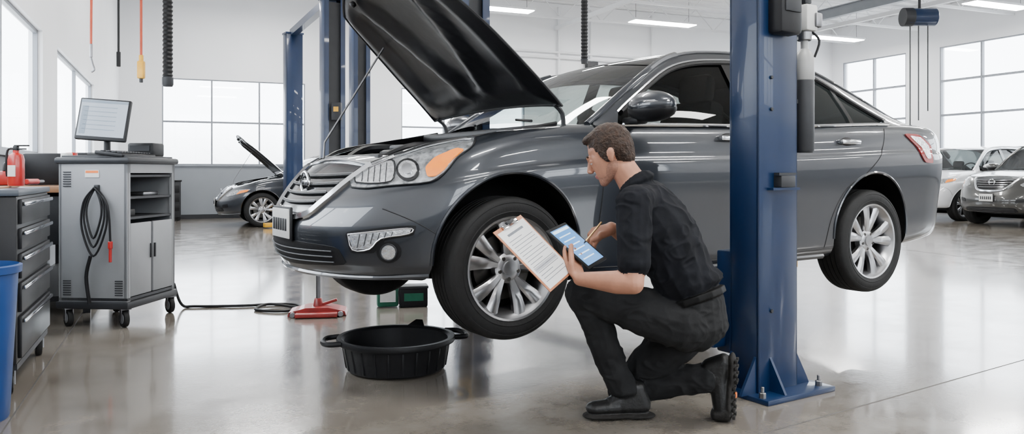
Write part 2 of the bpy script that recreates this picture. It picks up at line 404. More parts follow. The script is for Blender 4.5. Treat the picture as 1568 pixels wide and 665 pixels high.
def make_car(name,O,th,lift,st,paint,hood_open=0.,droop=0.,detail=True):
    root=E(name,(O[0],O[1],lift),th)
    xf,xr,w0=st['xf'],st['xr'],st['w']
    sec=[]
    fa,ra=.64,.50; pe=2.15
    for i in range(21):
        ph=math.pi/2*i/20; sec.append((xf+fa-fa*math.cos(ph)**(2/pe),w0*math.sin(ph)**(2/pe)))
    n=40; xa,xb=xf+fa,xr-ra
    for i in range(1,n): sec.append((xa+(xb-xa)*i/n,w0))
    for i in range(15):
        ph=math.pi/2*(1-i/14); sec.append((xr-ra+ra*math.cos(ph)**(2/3.),w0*math.sin(ph)**(2/3.)))
    P=[]
    zmax=st['zs'][2][1]
    for x,w in sec:
        zb,zs,zt=spl(st['zb'],x),spl(st['zs'],x),spl(st['zt'],x); H=zs-zb
        for xc in (0,st['wb']): w=w*(1+.012*math.exp(-((x-xc)/.42)**2)) 
        q=[(0,zb),(.7*w,zb),(.90*w,zb+.015),(.955*w,zb+.06),(.970*w,zb+.13*H/.8),(.978*w,zb+.33*H),(.996*w,zb+.56*H),(1.0*w,zb+.68*H),(.996*w,zb+.77*H),(.978*w,zb+.81*H),(.962*w,zb+.92*H),(.925*w,zs),(.84*w,zs+.55*(zt-zs)),(.5*w,zt-.008),(0,zt)]
        h=crom([V((0,a,c)) for a,c in q],3)
        ring=h+[V((0,-p.y,p.z)) for p in reversed(h[1:-1])]
        out=[]
        for p in ring:
            ff=max(0,min(1,(.15-x)/.95))**1.3
            k=0
            z=p.z*(.83/zmax)
            if z>.46: k+=.17*((z-.46)/.25)**1.3*ff
            if z<.40: k+=.06*((.40-z)/.18)**1.5*ff
            fr=max(0,min(1,(x-3.0)/.85))
            if z<.85: k-=.06*fr*min(1,(.85-z)/.5)
            out.append(V((x+k,p.y,p.z)))
        P.append(out)
    b=B(); b.grid(P,paint,True); b.mi(WELL); b.mi(BLK)
    body=b.obj('body',root,merge=True)
    bm=bmesh.new(); bm.from_mesh(body.data); bmesh.ops.dissolve_degenerate(bm,dist=.0003,edges=bm.edges); 
    bmesh.ops.holes_fill(bm,edges=bm.edges,sides=12); bmesh.ops.recalc_face_normals(bm,faces=bm.faces)
    full=BVHTree.FromBMesh(bm); bm.to_mesh(body.data); bm.free()
    c=B(); ar=st['arch']; wb=st['wb']
    for xc in(0,wb):
        for s in(-1,1):
            zc=.335
            pts=[(xc+math.cos(a)*ar,zc+math.sin(a)*ar) for a in [math.pi*k/22 for k in range(23)]]+[(xc-ar-.01,-.1),(xc+ar+.01,-.1)]
            c.prism(pts,(0,s*.60,0),(1,0,0),(0,0,1),(0,s*.6,0),WELL)
    ztop=st['zt'][5][1]
    c.box(((.78+2.33)/2,0,.35+.5),(2.33-.78,1.56,1.0),SEAT)
    hx,hl=st['hood']
    if hood_open:
        zf=.76
        pts=[(hx,-.66),(hx,.66),(-.25,.62),(-.42,.50),(-.50,0),(-.42,-.50),(-.25,-.62)]
        c.prism(pts,(0,0,zf),(1,0,0),(0,1,0),(0,0,.6),WELL)
    cut=c.obj('cut')
    cut.matrix_world=Matrix.Translation(V((O[0],O[1],lift)))@Matrix.Rotation(th,4,'Z')
    md=body.modifiers.new('b','BOOLEAN'); md.object=cut; md.operation='DIFFERENCE'; md.solver='EXACT'; md.material_mode='TRANSFER'
    me=baked(body)
    bpy.data.objects.remove(cut)
    me.polygons.foreach_set('use_smooth',[True]*len(me.polygons)); me.set_sharp_from_angle(angle=math.radians(38))
    b=B()
    rail=st['rail']; RY=[(p[0],p[1]) for p in rail]; RZ=[(p[0],p[2]) for p in rail]
    x0,x1=rail[0][0],rail[-1][0]; ws,bg=st['ws'],st['bg']
    def railp(x): return V((x,spl(RY,x),spl(RZ,x)))
    def zb_(x): return spl(st['zs'],x)+.012
    yb=.925*w0*1.0
    def crossrow(x):
        p=railp(x); f=max(0,(ws-x)/(ws-x0)); r=max(0,(x-bg)/(x1-bg)); row=[]
        for k in range(21):
            s=-1+2*k/20; q=1-s*s
            row.append(V((x-.17*f*q+.10*r*q,p.y*s,p.z+.028*q+.006*f*q)))
        return row
    def rng(a,c,n): return [a+(c-a)*i/n for i in range(n+1)]
    b.grid([crossrow(x) for x in rng(x0,ws,14)],GLASSW)
    b.grid([crossrow(x) for x in rng(ws,bg,16)],paint)
    b.grid([[p-V((0,0,.03)) for p in crossrow(x)] for x in rng(ws,bg,16)],SEAT)
    b.grid([crossrow(x) for x in rng(bg,x1,14)],GLASS)
    g0,g1=st['glass']; lx0,lz0,lx1,lz1=st['rear_line']
    def wt(x):
        if x<g0 or x>g1: return None
        z=spl(RZ,x)-.05
        if x>lx0-.4:
            t=(x-lx0)/(lx1-lx0); 
            z=min(z,lz0+(lz1-lz0)*max(-1,t))
        return max(z,zb_(x)+.001)
    def side(x,z,s,off=0.):
        p=railp(x); zb=zb_(x); d=max(p.z-zb,.02); t=max(0,min(1,(z-zb)/d))
        fx=max(0,min(1,(x-3.0)/.5)); ybx=yb-.06*fx
        y=ybx+(p.y-ybx)*t**1.15
        return V((x,s*(y+off),z))
    for s in(-1,1):
        rows=[]
        for x in rng(x0,x1,60):
            p=railp(x); z=wt(x); z=z if z is not None else zb_(x)-.005
            z=min(z,p.z)
            rows.append([side(x,p.z+(z-p.z)*k/4,s) for k in range(5)])
        b.grid(rows,paint)
        rows=[]
        for x in rng(g0,g1,60):
            z0=zb_(x);z1=wt(x)
            rows.append([side(x,z0+(z1-z0)*k/6,s,-.012) for k in range(7)])
        b.grid(rows,GLASS)
        top=[side(x,wt(x),s,.004) for x in rng(g0,g1,50)]; bot=[side(x,zb_(x),s,.006) for x in rng(g0,g1,40)]
        b.tube(top,.009,CHR,6); b.tube(bot,.010,CHR,6)
        b.tube([side(x,wt(x)-.018,s,.0) for x in rng(g0+.03,g1-.03,50)],.012,BLK,6)
        for xc,wd in((st['bp'],.05),(st['qp'],.018)):
            rows=[]
            for k in range(7):
                def pt(x):
                    z0=zb_(x);z1=wt(x); return side(x,z0+(z1-z0)*k/6,s,.002)
                rows.append([pt(xc-wd),pt(xc+wd)])
            b.grid(rows,BLKG)
        rows=[[side(x,zb_(x),s),V((x,s*.76,zb_(x)-.01))] for x in rng(x0,2.5,30)]
        b.grid(rows,BLK)
    for s in(-1,1):
        b.tube([V((p.x,p.y*s,p.z)) for p in [railp(x) for x in rng(x0,ws,16)]],.022,paint,8)
        b.tube([V((p.x,p.y*s,p.z)) for p in [railp(x) for x in rng(ws,x1,24)]],.012,paint,8)
    zc=ztop
    b.box((.72,0,zc-.045),(.52,1.45,.07),BLK,bev=.03); b.box((.84,0,zc-.2),(.2,1.5,.34),BLK,bev=.05)
    b.box((2.75,0,zc+.012),(.75,1.3,.02),SEAT)
    for s in(-1,1):
        b.box((1.32,s*.36,.58),(.5,.48,.16),SEAT,bev=.05); b.box((1.62,s*.36,.88),(.15,.46,.58),SEAT,Matrix.Rotation(.22,3,'Y'),bev=.06)
        b.box((1.71,s*.36,1.245),(.10,.26,.19),SEAT,Matrix.Rotation(.15,3,'Y'),bev=.045)
        for q in(-.05,.05): b.cyl((1.69,s*.36+q,1.12),(1.70,s*.36+q,1.2),.006,STEEL,n=6)
        b.box((2.42,s*.36,1.14),(.1,.24,.15),SEAT,bev=.04)
    b.box((2.35,0,.80),(.15,1.3,.6),SEAT,Matrix.Rotation(.3,3,'Y'),bev=.05); b.box((2.1,0,.55),(.5,1.3,.16),SEAT,bev=.05)
    sw=V((.98,-.37,zc+.0)); ax=V((1,0,-.45)).normalized(); fx,fy,_=frame(ax)
    b.tube([sw+(fx*math.cos(a)+fy*math.sin(a))*.185 for a in [2*math.pi*k/28 for k in range(28)]],.015,BLK,8,closed=True)
    b.cyl(sw,sw-ax*.2,.05,BLK)
    b.obj('cabin',root,ang=45)
    mw=car_world(O,th,lift); inv=mw.inverted(); cam=inv@V((0,0,CAMH))
    def ray_pix(p):
        d=V(((p[0]-784)/FPX,1,-(p[1]-265)/FPX)); return cam,(inv.to_3x3()@d).normalized()
    def ray_front(p): return V((-3,p[0],p[1])),V((1,0,0))
    def ray_side(p): return V((p[0],-3,p[1])),V((0,1,0))
    def hit(p,rf,off):
        o,d=rf(p); h,nrm,_,_=full.ray_cast(o,d)
        if h is None: h,nrm,_,_=full.find_nearest(o+d*4.)
        if nrm.dot(d)>0: nrm=-nrm
        return h+nrm*off
    def patch(b,poly,rf,off,mat,mirror=False,smooth=2,rings=7):
        P=[V((p[0],p[1],0)) for p in poly]
        bd=[]
        for i in range(len(P)):
            for t in range(6): bd.append(P[i].lerp(P[(i+1)%len(P)],t/6))
        for _ in range(smooth): bd=[(bd[i-1]+bd[i]*2+bd[(i+1)%len(bd)])/4 for i in range(len(bd))]
        cen=sum(bd,V())/len(bd); sv,sf=len(b.v),len(b.f)
        rows=[[hit(q,rf,-.004) for q in bd]]
        for k in range(rings):
            t=1-k/rings; rows.append([hit(cen.lerp(q,t*(.995 if k else 1)),rf,off) for q in bd])
        b.grid(rows,mat,True)
        n=len(bd); o=len(b.v); b.v.append(hit(cen,rf,off)); last=o-n
        for i in range(n): b.f.append([last+i,last+(i+1)%n,o]); b.m.append(b.mi(mat))
        if mirror: b.mirror_y(sv,sf)
    def line(b,pts,rf,r,mat,k=6,off=0.,mirror=False,closed=False):
        sv,sf=len(b.v),len(b.f)
        Q=crom([V((p[0],p[1],0)) for p in pts],k)
        b.tube([hit(q,rf,off) for q in Q],r,mat,6,closed=closed)
        if mirror: b.mirror_y(sv,sf)
    b=B(); zh=st['zs'][0][1]-.66
    for xc in(0,wb):
        for s in(-1,1): wheel(b,(xc,s*(w0-.115),st['wr']-droop),s,st['wr'])
    b.obj('wheels',root,ang=40)
    b=B()
    for xc in(0,wb):
        line(b,[(xc+math.cos(a)*(ar+.004),.335+math.sin(a)*(ar+.004)) for a in [math.pi*(-.02+1.04*k/20) for k in range(21)]],ray_side,.009,paint,2,0.0,True)
    def circ(cx,cy,rx,ry,n=16): return [(cx+rx*math.cos(2*math.pi*k/n),cy+ry*math.sin(2*math.pi*k/n)) for k in range(n)]
    if detail:
        HL=[(538,287),(539,270),(556,256),(600,239),(650,222),(700,213),(728,212),(722,226),(701,241),(684,262),(660,279),(600,285),(560,289)]
        patch(b,HL,ray_pix,.006,LAMP,True)
        line(b,HL+[HL[0]],ray_pix,.0035,BLK,3,.005,True)
        q=[(546,281),(547,268),(572,256),(602,247),(606,262),(601,279),(570,283)]
        patch(b,q,ray_pix,.010,LAMPD,True); line(b,q+[q[0]],ray_pix,.003,BLK,3,.011,True)
        for k in range(5): line(b,[(556+k*9,280),(558+k*9,262-k*2.6)],ray_pix,.0015,GREYD,3,.012,True)
        patch(b,circ(626,262,18,17),ray_pix,.012,BLKG,True)
        patch(b,circ(626,262,14,13),ray_pix,.016,LAMPD,True); patch(b,circ(626,262,8,8),ray_pix,.022,CHR,True)
        patch(b,[(655,272),(652,258),(668,242),(700,229),(712,231),(694,245),(680,262),(668,271)],ray_pix,.012,AMB,True)
        line(b,[(560,262),(600,246),(650,229),(700,218),(722,216)],ray_pix,.004,CHR,5,.011,True)
        patch(b,[(528,355),(600,347),(638,345),(634,361),(590,368),(574,388),(537,388)],ray_pix,.004,BLK,True,1)
        patch(b,circ(596,386,19,17),ray_pix,.005,BLK,True)
        q=[(535,359),(600,352),(631,350),(627,358),(585,365),(568,381),(542,382)]
        patch(b,q,ray_pix,.010,LAMPD,True,1); line(b,q+[q[0]],ray_pix,.003,CHR,3,.011,True)
        for k in range(6): line(b,[(549+k*10,379-k*3),(553+k*10,359-k*.8)],ray_pix,.0015,GREYD,3,.012,True)
        patch(b,circ(596,386,11,11),ray_pix,.010,LAMPD,True); line(b,circ(596,386,12,12)+[(608,386)],ray_pix,.004,GREYD,2,.010,True)
        patch(b,[(1383,205),(1405,206),(1424,222),(1428,250),(1416,249),(1404,226)],ray_pix,.008,REDL,True,1)
        patch(b,[(1390,208),(1408,211),(1420,224),(1424,243),(1418,243),(1409,226)],ray_pix,.012,LAMPD,True,1)
    else:
        patch(b,[(.50,.62+zh),(.58,.58+zh),(.86,.66+zh),(.88,.74+zh),(.62,.71+zh)],ray_front,.006,LAMP,True,1)
        patch(b,[(.50,.36+zh*.6),(.66,.38+zh*.6),(.66,.45+zh*.6),(.52,.43+zh*.6)],ray_front,.006,BLK,True,1)
        patch(b,[(.76,.63+zh),(.87,.68+zh),(.87,.73+zh),(.77,.70+zh)],ray_front,.009,AMB,True,1)
    gz=zh; gw=.445
    patch(b,[(-gw,.745+gz),(-.34,.62+gz),(-.22,.525+gz),(.22,.525+gz),(.34,.62+gz),(gw,.745+gz),(.2,.765+gz),(-.2,.765+gz)],ray_front,.004,BLKG,False,1,9)
    for k in range(4):
        z=.575+gz+k*.043; hw=.26+.045*k
        line(b,[(-hw,z),(-hw/2,z-.006),(0,z-.008),(hw/2,z-.006),(hw,z)],ray_front,.006,BLK if detail else CHR,5,.012)
        line(b,[(-hw,z+.006),(-hw/2,z),(0,z-.002),(hw/2,z),(hw,z+.006)],ray_front,.0022,STEEL,5,.017)
    line(b,[(-gw-.01,.755+gz),(-.2,.778+gz),(0,.781+gz),(.2,.778+gz),(gw+.01,.755+gz)],ray_front,.010,CHR,5,.006)
    line(b,[(-gw-.015,.755+gz),(-.40,.68+gz),(-.33,.59+gz),(-.23,.515+gz),(0,.50+gz),(.23,.515+gz),(.33,.59+gz),(.40,.68+gz),(gw+.015,.755+gz)],ray_front,.024,CHR,5,.004)
    ec=hit((0,.655+gz),ray_front,.024)
    b.tube([ec+V((0,math.cos(a)*.060,math.sin(a)*.054)) for a in [2*math.pi*k/24 for k in range(24)]],.009,CHR,8,closed=True)
    b.box(ec,(.012,.15,.026),CHR,bev=.004)
    patch(b,[(-.50,.385),(-.54,.30),(0,.268),(.54,.30),(.50,.385),(0,.395)],ray_front,.004,BLK,False,1,8)
    for k in range(3): line(b,[(-.47,.312+k*.025),(0,.298+k*.028),(.47,.312+k*.025)],ray_front,.004,GREYD,8,.010)
    line(b,[(-.80,.262),(-.6,.247),(-.3,.240),(0,.238),(.3,.240),(.6,.247),(.80,.262)],ray_front,.012,paint,6,.002)
    pc=hit((0,.465+gz*.5),ray_front,.02)
    b.box(pc,(.012,.28,.145),CREAM,bev=.004); b.box(pc+V((.008,0,0)),(.014,.30,.165),BLK,bev=.005)
    for k in range(6): b.box(pc+V((-.008,-.100+k*.040,-.005)),(.004,.022,.060),GREYD,bev=.001)
    zs=lambda x: spl(st['zs'],x)
    for pts in ([(.50,zs(.5)-.01),(.52,.72),(.50,.45),(.47,.26)],[(1.66,zs(1.66)-.01),(1.67,.6),(1.66,.26)],[(2.92,zs(2.9)-.02),(2.84,.86),(2.66,.72),(2.46,.62),(2.34,.45),(2.28,.26)],[(.47,.25),(1.2,.235),(2.28,.25)]):
        line(b,pts,ray_side,.0035,BLK,6,.0,True)
    line(b,[(-.56,.56+gz),(-.45,.50+gz),(-.375,.45+gz*.6)],ray_side,.0025,BLK,6,0,True)
    line(b,[(.45,.205),(1.4,.20),(2.3,.205)],ray_side,.018,paint,6,.0,True)
    for xh in(1.45,2.50):
        for s in(-1,1):
            zz=.915+zh*.9
            y=-hit((xh,zz),ray_side,0).y
            b.box((xh,s*(y+.028),zz),(.19,.018,.028),CHR,bev=.008)
            for q in(-.085,.085): b.box((xh+q,s*(y+.012),zz),(.02,.04,.026),CHR,bev=.006)
            b.ell((xh,s*(y-.004),zz),(.07,.012,.03),BLK,n=14)
    mz=zs(.75)+.10
    for s in(-1,1):
        b.ell((.75,s*1.00,mz),(.085,.155,.074),paint,n=28); b.ell((.755,s*.995,mz-.020),(.087,.156,.062),BLK,n=28)
        b.box((.826,s*.995,mz-.005),(.008,.18,.085),CHR,bev=.004); b.box((.75,s*.875,mz-.07),(.08,.12,.035),BLK,bev=.012)
        b.tube([(.672,s*1.03,mz+.012),(.69,s*1.09,mz+.012),(.735,s*1.146,mz+.010)],.009,LAMPD,6,k=4)
    if detail:
        for s in(-1,1): b.cyl((3.70,s*.5,.26),(3.92,s*.5,.25),.035,CHR)
    b.box((1.3,0,.20),(2.6,1.1,.10),WELL,bev=.03); b.box((0,0,.26),(.12,1.5,.08),GREYD,bev=.02); b.box((wb,0,.26),(.12,1.5,.08),GREYD,bev=.02)
    b.cyl((1.5,.1,.14),(3.4,.3,.2),.03,STEEL)
    b.obj('trim',root,ang=40)
    b=B()
    def hoodpt(s,yf):
        L=hl*(1-.17*abs(yf)**2.4); x=hx-L*s
        hw=.715-.06*s-.09*s**4
        y=hw*yf
        z=spl(st['zt'],x)+.012-.050*abs(yf)**2.2
        return V((x,y,z))
    NS,NY=20,28
    piv=V((hx,0,spl(st['zt'],hx)+.03))
    Rm=Matrix.Rotation(hood_open,3,'Y')
    up=V((.02,0,.10))
    def tr(p): return Rm@(p-piv)+piv+up if hood_open else p
    if hood_open:
        top=[[tr(hoodpt(i/NS,-1+2*j/NY)) for j in range(NY+1)] for i in range(NS+1)]
        def ss(a,b_,x):
            t=max(0,min(1,(x-a)/(b_-a))); return t*t*(3-2*t)
        def inner(i,j):
            s=i/NS; yf=-1+2*j/NY; p=hoodpt(s,yf)
            edge=min(1,min(s,1-s)*7,(1-abs(yf))*6)
            d=.008+.045*edge
            ins=ss(.12,.2,s)*ss(.90,.82,s)*ss(.80,.70,abs(yf))
            vee=abs(abs(yf)-(.10+.45*s)); ins*=ss(.05,.13,vee)
            d-=.034*ins
            return tr(p-V((0,0,d)))
        bot=[[inner(i,j) for j in range(NY+1)] for i in range(NS+1)]
        b.grid(top,paint); b.grid(bot,LINER)
        rim=lambda G:[G[0][j] for j in range(NY+1)]+[G[i][NY] for i in range(1,NS+1)]+[G[NS][j] for j in range(NY-1,-1,-1)]+[G[i][0] for i in range(NS-1,0,-1)]
        b.grid([rim(top),rim(bot)],paint,True)
        b.tube([p for p in rim(bot)],.008,BLK,6,closed=True)
        b.box(tr(hoodpt(.93,0)-V((0,0,.06))),(.05,.16,.04),BLK,Rm,bev=.01)
        for yf in(-.5,.5): b.cyl(tr(hoodpt(.9,yf)-V((0,0,.05))),tr(hoodpt(.9,yf)-V((0,0,.075))),.018,BLK)
        for s in(-.93,.93):
            p=tr(hoodpt(.03,s)); q=V((hx+.02,s*.70,spl(st['zs'],hx)))
            b.tube([q,(q+p)/2+V((.02,0,.01)),p-V((0,0,.02))],.012,GREYD,6,k=3)
        q=tr(hoodpt(.62,.72)-V((0,0,.04))); b.tube([V((-.42,.52,.80)),V((-.41,.53,.90)),q],.006,STEEL,6)
        b.obj('hood',root,ang=50)
        b=B()
        b.box((.0,-.05,.80),(.42,.55,.10),BLK,bev=.03); b.box((.0,-.05,.86),(.34,.40,.03),GREYD,bev=.012)
        b.box((-.02,.5,.80),(.28,.18,.12),BLK,bev=.02); b.box((.18,-.48,.83),(.2,.18,.12),GREYD,bev=.03); b.cyl((-.2,-.47,.77),(-.2,-.47,.83),.05,BLK); b.cyl((-.2,-.47,.83),(-.2,-.47,.85),.03,YEL)
        b.box((-.43,0,.79),(.07,.8,.05),BLK,bev=.02); b.tube([(-.35,.3,.80),(-.2,.36,.86),(.05,.3,.86)],.026,BLK,8,k=4); b.tube([(-.35,-.2,.80),(-.2,-.26,.86),(.1,-.2,.86)],.020,BLK,8,k=4)
        b.box((.34,0,.94),(.12,1.3,.05),BLK,bev=.015)
        b.tube([(.36,-.5,.995),(.52,-.1,1.03)],.008,BLK,6); b.tube([(.36,.1,1.0),(.52,.5,1.03)],.008,BLK,6)
        for s in(-1,1): b.tube([(-.42,s*.50,.80),(-.25,s*.63,.862),(.1,s*.66,.92),(.4,s*.67,.975)],.011,BLK,6,k=4)
        b.obj('engine_bay',root)
    else:
        b.tube([full.ray_cast(V((hx,-.7+.14*k,3)),V((0,0,-1)))[0] for k in range(11)],.006,BLK,6)
        b.obj('hood_seam',root)
    return root

CTH=math.radians(32.2)
CO=(-.469,4.384)
make_car('sedan_car',CO,CTH,.33,SED,PAINT,math.radians(49),.056)
make_car('sedan_car',(-5.2,16.05),math.radians(24),0.,SED,PAINT,math.radians(49),0.,False)
make_car('suv_car',(9.99,15.61),TH,0.,SUV,PAINT_G,0.,0.,False)
make_car('suv_car',(9.45,17.95),math.radians(27),0.,SUV,PAINT_W,0.,0.,False)

# ------------------------------------------------------------------ lift columns
def lift_post(b,c,rz,h,toward,wd=.28,dp=.17):
    c=V(c); R=Matrix.Rotation(rz,3,'Z')
    def P(x,y,z): return c+R@V((x,y,z))
    t=toward
    b.box(P(0,-t*(dp/2-.006),h/2),(wd,.012,h),BLUE,R,bev=.004)
    for s in(-1,1):
        b.box(P(s*(wd/2-.006),0,h/2),(.012,dp,h),BLUE,R,bev=.004)
        b.box(P(s*(wd/2-.035),t*(dp/2-.006),h/2),(.07,.012,h),BLUE,R)
    b.box(P(0,0,h/2),(wd*.8,dp*.5,h-.1),GREYD,R)
    b.box(P(0,0,h),(wd+.03,dp+.03,.03),BLUE,R)
    b.box(P(0.04,0,.012),(wd+.20,dp+.22,.024),BLUE,R,bev=.004)
    for s in(-1,1):
        th=R@V((0,.014,0))
        for yy in(-dp/2+.01,dp/2-.02):
            o=P(s*wd/2,yy,.022); b.prism([(0,0),(.10,0),(.085,.03),(0,.17)],o,R@V((s,0,0)),V((0,0,1)),th,BLUE)
        for yy in(-dp/2-.06,dp/2+.06):
            for xx in(s*(wd/2+.06)+.02,): b.cyl(P(xx,yy,.02),P(xx,yy,.05),.016,STEEL,n=6); b.cyl(P(xx,yy,.05),P(xx,yy,.075),.008,STEEL,n=8)
    for s in(-.06,): b.prism([(0,0),(.09,0),(0,.16)],P(s,-t*dp/2,.022),R@V((0,-t,0)),V((0,0,1)),R@V((.014,0,0)),BLUE)
CR=Matrix.Rotation(CTH,3,'Z')
def carw(x,y,z=0): return V((CO[0],CO[1],0))+CR@V((x,y,0))+V((0,0,z))
root=E('two_post_lift')
NP=V((1.215,3.80,0)); FP=V((-.36,6.95,0))
b=B(); lift_post(b,NP,CTH,3.7,1)
def LP(x,y,z): return NP+CR@V((x,y,0))+V((0,0,z))
def arms(b,Pf,side,y0):
    b.box(Pf(0,side*.13,.42),(.24,.12,.5),BLUE,CR,bev=.01)
    b.box(Pf(0,side*.20,.26),(.40,.14,.12),BLUE,CR,bev=.01)
arms(b,LP,1,0)
for sx,tx in((-1,.62),(1,2.15)):
    p=LP(sx*.15,.20,.27); q=carw(tx,-.70,.40); m=p.lerp(q,.55)
    d=(q-p)
    for e0,e1,wd in((p,m,.12),(m,q,.09)):
        dd=e1-e0; ux=dd.normalized(); uy=V((0,0,1)).cross(ux).normalized(); uz=ux.cross(uy)
        b.box((e0+e1)/2,(dd.length+.04,wd,.08),BLUE,RM(ux,uy,uz),bev=.008)
    b.cyl(q+V((0,0,-.05)),q+V((0,0,.06)),.05,YEL); b.cyl(q+V((0,0,.06)),q+V((0,0,.105)),.065,YEL); b.cyl(q+V((0,0,.105)),q+V((0,0,.115)),.06,RUB)
b.box(LP(.02,-.105,1.01),(.10,.05,.055),GREYD,CR,bev=.004); b.box(LP(.02,-.10,.975),(.19,.04,.012),BLUE,CR); b.box(LP(.02,-.11,1.045),(.12,.03,.012),GREYD,CR)
for z in (.4,1.35,1.5): b.cyl(LP(-.05,-.087,z),LP(-.05,-.095,z),.009,GREYD,n=8)
b.obj('near_column',root)
b=B(); lift_post(b,FP,CTH,3.7,-1)
def LF(x,y,z): return FP+CR@V((x,y,0))+V((0,0,z))
arms(b,LF,-1,0)
for sx,tx in((-1,.62),(1,2.15)):
    p=LF(sx*.15,-.20,.27); q=carw(tx,.70,.40); dd=q-p; ux=dd.normalized(); uy=V((0,0,1)).cross(ux).normalized(); uz=ux.cross(uy)
    b.box((p+q)/2,(dd.length+.04,.10,.08),BLUE,RM(ux,uy,uz),bev=.008)
    b.cyl(q+V((0,0,-.05)),q+V((0,0,.06)),.05,YEL); b.cyl(q+V((0,0,.06)),q+V((0,0,.115)),.065,YEL)
b.obj('far_column',root)
b=B()
b.box(LP(.0,-.125,1.85),(.15,.09,.30),BLK,CR,bev=.02); b.box(LP(.0,-.172,1.88),(.11,.012,.16),GREYD,CR,bev=.006)
b.obj('control_box',root)
b=B()
c=LP(.225,-.06,0)
b.lathe([(.001,1.15),(.040,1.15),(.047,1.165),(.047,1.50),(.045,1.505)],c,(0,0,1),GREYD,28)
b.lathe([(.045,1.505),(.048,1.51),(.048,1.60),(.040,1.635),(.018,1.66),(.018,1.72)],c,(0,0,1),M('bottle_offwhite',(.32,.32,.31),.35),28)
b.cyl(c+V((0,0,1.70)),c+V((0,0,1.745)),.035,STEEL); b.box(c+V((0.01,0,1.81)),(.085,.075,.13),CREAM,CR,bev=.012); b.box(c+V((.055,-.0,1.80)),(.05,.05,.07),STEEL,CR,bev=.008)
b.box(c+V((.0,0,1.92)),(.05,.05,.08),GREYD,CR,bev=.006); b.tube([c+V((0,0,1.96)),c+V((.02,0,2.2)),c+V((-.05,.02,2.6))],.012,BLK,k=4)
b.box(LP(.16,-.03,1.74),(.10,.05,.03),STEEL,CR); b.box(LP(.16,-.03,1.40),(.09,.06,.02),STEEL,CR)
b.tube([c+V((.03,0,1.75)),c+V((.07,-.01,1.70)),c+V((.05,0,1.62))],.006,BLK,k=4)
b.obj('grease_bottle',root)
root=E('two_post_lift'); b=B()
PA=V((-4.05,14.55,0)); PB=V((-2.66,11.65,0))
lift_post(b,PA,CTH,3.62,1,.30,.22); lift_post(b,PB,CTH,3.62,-1,.32,.22)
d=(PB-PA); b.box((PA+PB)/2+V((0,0,3.64)),(d.length,.12,.12),BLUE,math.atan2(d.y,d.x))
b.box(PB+V((.1,-.16,1.95)),(.14,.08,.26),GREYD,bev=.01); b.box(PB+V((.1,-.21,1.98)),(.07,.01,.07),YEL)
for p in((-4.55,15.0),(-4.25,15.12)): b.box((*p,.06),(.35,.14,.08),YEL,.6,bev=.01)
b.box((-4.2,14.9,.06),(.5,.12,.08),BLUE,1.8)
b.obj('columns',root)
root=E('lift_column'); b=B(); lift_post(b,(-2.46,12.7,0),CTH,4.6,-1,.28,.22); b.obj('column',root)

# ------------------------------------------------------------------ hanging cords / hoses
def reel(b,c): b.lathe([(.02,-.06),(.16,-.06),(.16,-.05),(.10,-.05),(.10,.05),(.16,.05),(.16,.06),(.02,.06)],c,(0,1,0),GREYD,20)
b=B(); x,y=-3.50,8.0
b.lathe([( .052 if i%2 else .042, 2.02+i*.022) for i in range(165)],(x,y,0),(0,0,1),BLK,14); b.lathe([(.001,1.93),(.045,1.93),(.055,1.95),(.055,2.02),(.045,2.03)],(x,y,0),(0,0,1),GREYD,16); b.obj('exhaust_hose')
b=B(); x,y=.92,10.
b.lathe([( .046 if i%2 else .038, 2.5+i*.022) for i in range(145)],(x,y,0),(0,0,1),BLK,14); b.lathe([(.001,2.44),(.04,2.44),(.048,2.5)],(x,y,0),(0,0,1),GREYD,16); b.obj('exhaust_hose')
b=B(); b.tube([(-3.74,7,HC-.1),(-3.74,7,3),(-3.745,7,2.2)],.011,CORDO,k=3); b.cyl((-3.745,7,2.2),(-3.745,7,2.08),.014,STEEL); b.tube([(-3.745,7,2.08),(-3.73,7,2.02),(-3.715,7,1.97),(-3.74,7,1.95)],.009,STEEL,k=4); reel(b,(-3.74,7,HC-.2)); b.obj('air_hose_drop')
b=B(); b.tube([(-4.25,8.5,HC-.1),(-4.25,8.5,3),(-4.25,8.5,2.35)],.012,BLK,k=3); b.cyl((-4.25,8.5,2.36),(-4.25,8.5,2.2),.022,BLK); reel(b,(-4.25,8.5,HC-.2)); b.obj('air_hose_drop')
b=B(); b.tube([(-3.77,8,HC-.1),(-3.77,8,3),(-3.77,8,2.25)],.013,CORDO,k=3); b.box((-3.77,8,2.1),(.07,.06,.18),YEL,bev=.015); b.cyl((-3.77,8,2.25),(-3.77,8,2.18),.022,YEL); b.cyl((-3.77,8,2.02),(-3.77,8,1.97),.018,GREYD); reel(b,(-3.77,8,HC-.2)); b.obj('power_cord_drop')

# ------------------------------------------------------------------ diagnostic cart
def caster(b,p,r=.055,rz=0.):
    p=V(p); d=V((math.cos(rz),math.sin(rz),0))
    b.lathe([(r*.55,-.016),(r*.95,-.016),(r,-.010),(r,.010),(r*.95,.016),(r*.55,.016)],p+V((0,0,r)),d,RUB,24); b.lathe([(.002,-.018),(r*.58,-.018),(r*.58,.018),(.002,.018)],p+V((0,0,r)),d,GREYC,16)
    for s in(-1,1): b.box(p+d*s*.024+V((0,0,r*1.45)),(.005,.035,r*1.4),STEEL,rz)
    b.box(p+V((0,0,r*2.15)),(.07,.07,.01),STEEL,rz); b.cyl(p+V((0,0,r*2.1)),p+V((0,0,r*2.1+.04)),.012,STEEL)
root=E('diagnostic_cart',(-2.60,5.32,0),math.radians(-5))
W_,D_,H_=.49,.62,1.16
b=B()
b.box((-W_/2,D_/2,.15),(W_+.03,D_+.04,.05),GREYD,bev=.012)
t=.02
b.box((-W_/2,t/2,.66),(W_,t,.98),GREYC,bev=.006)
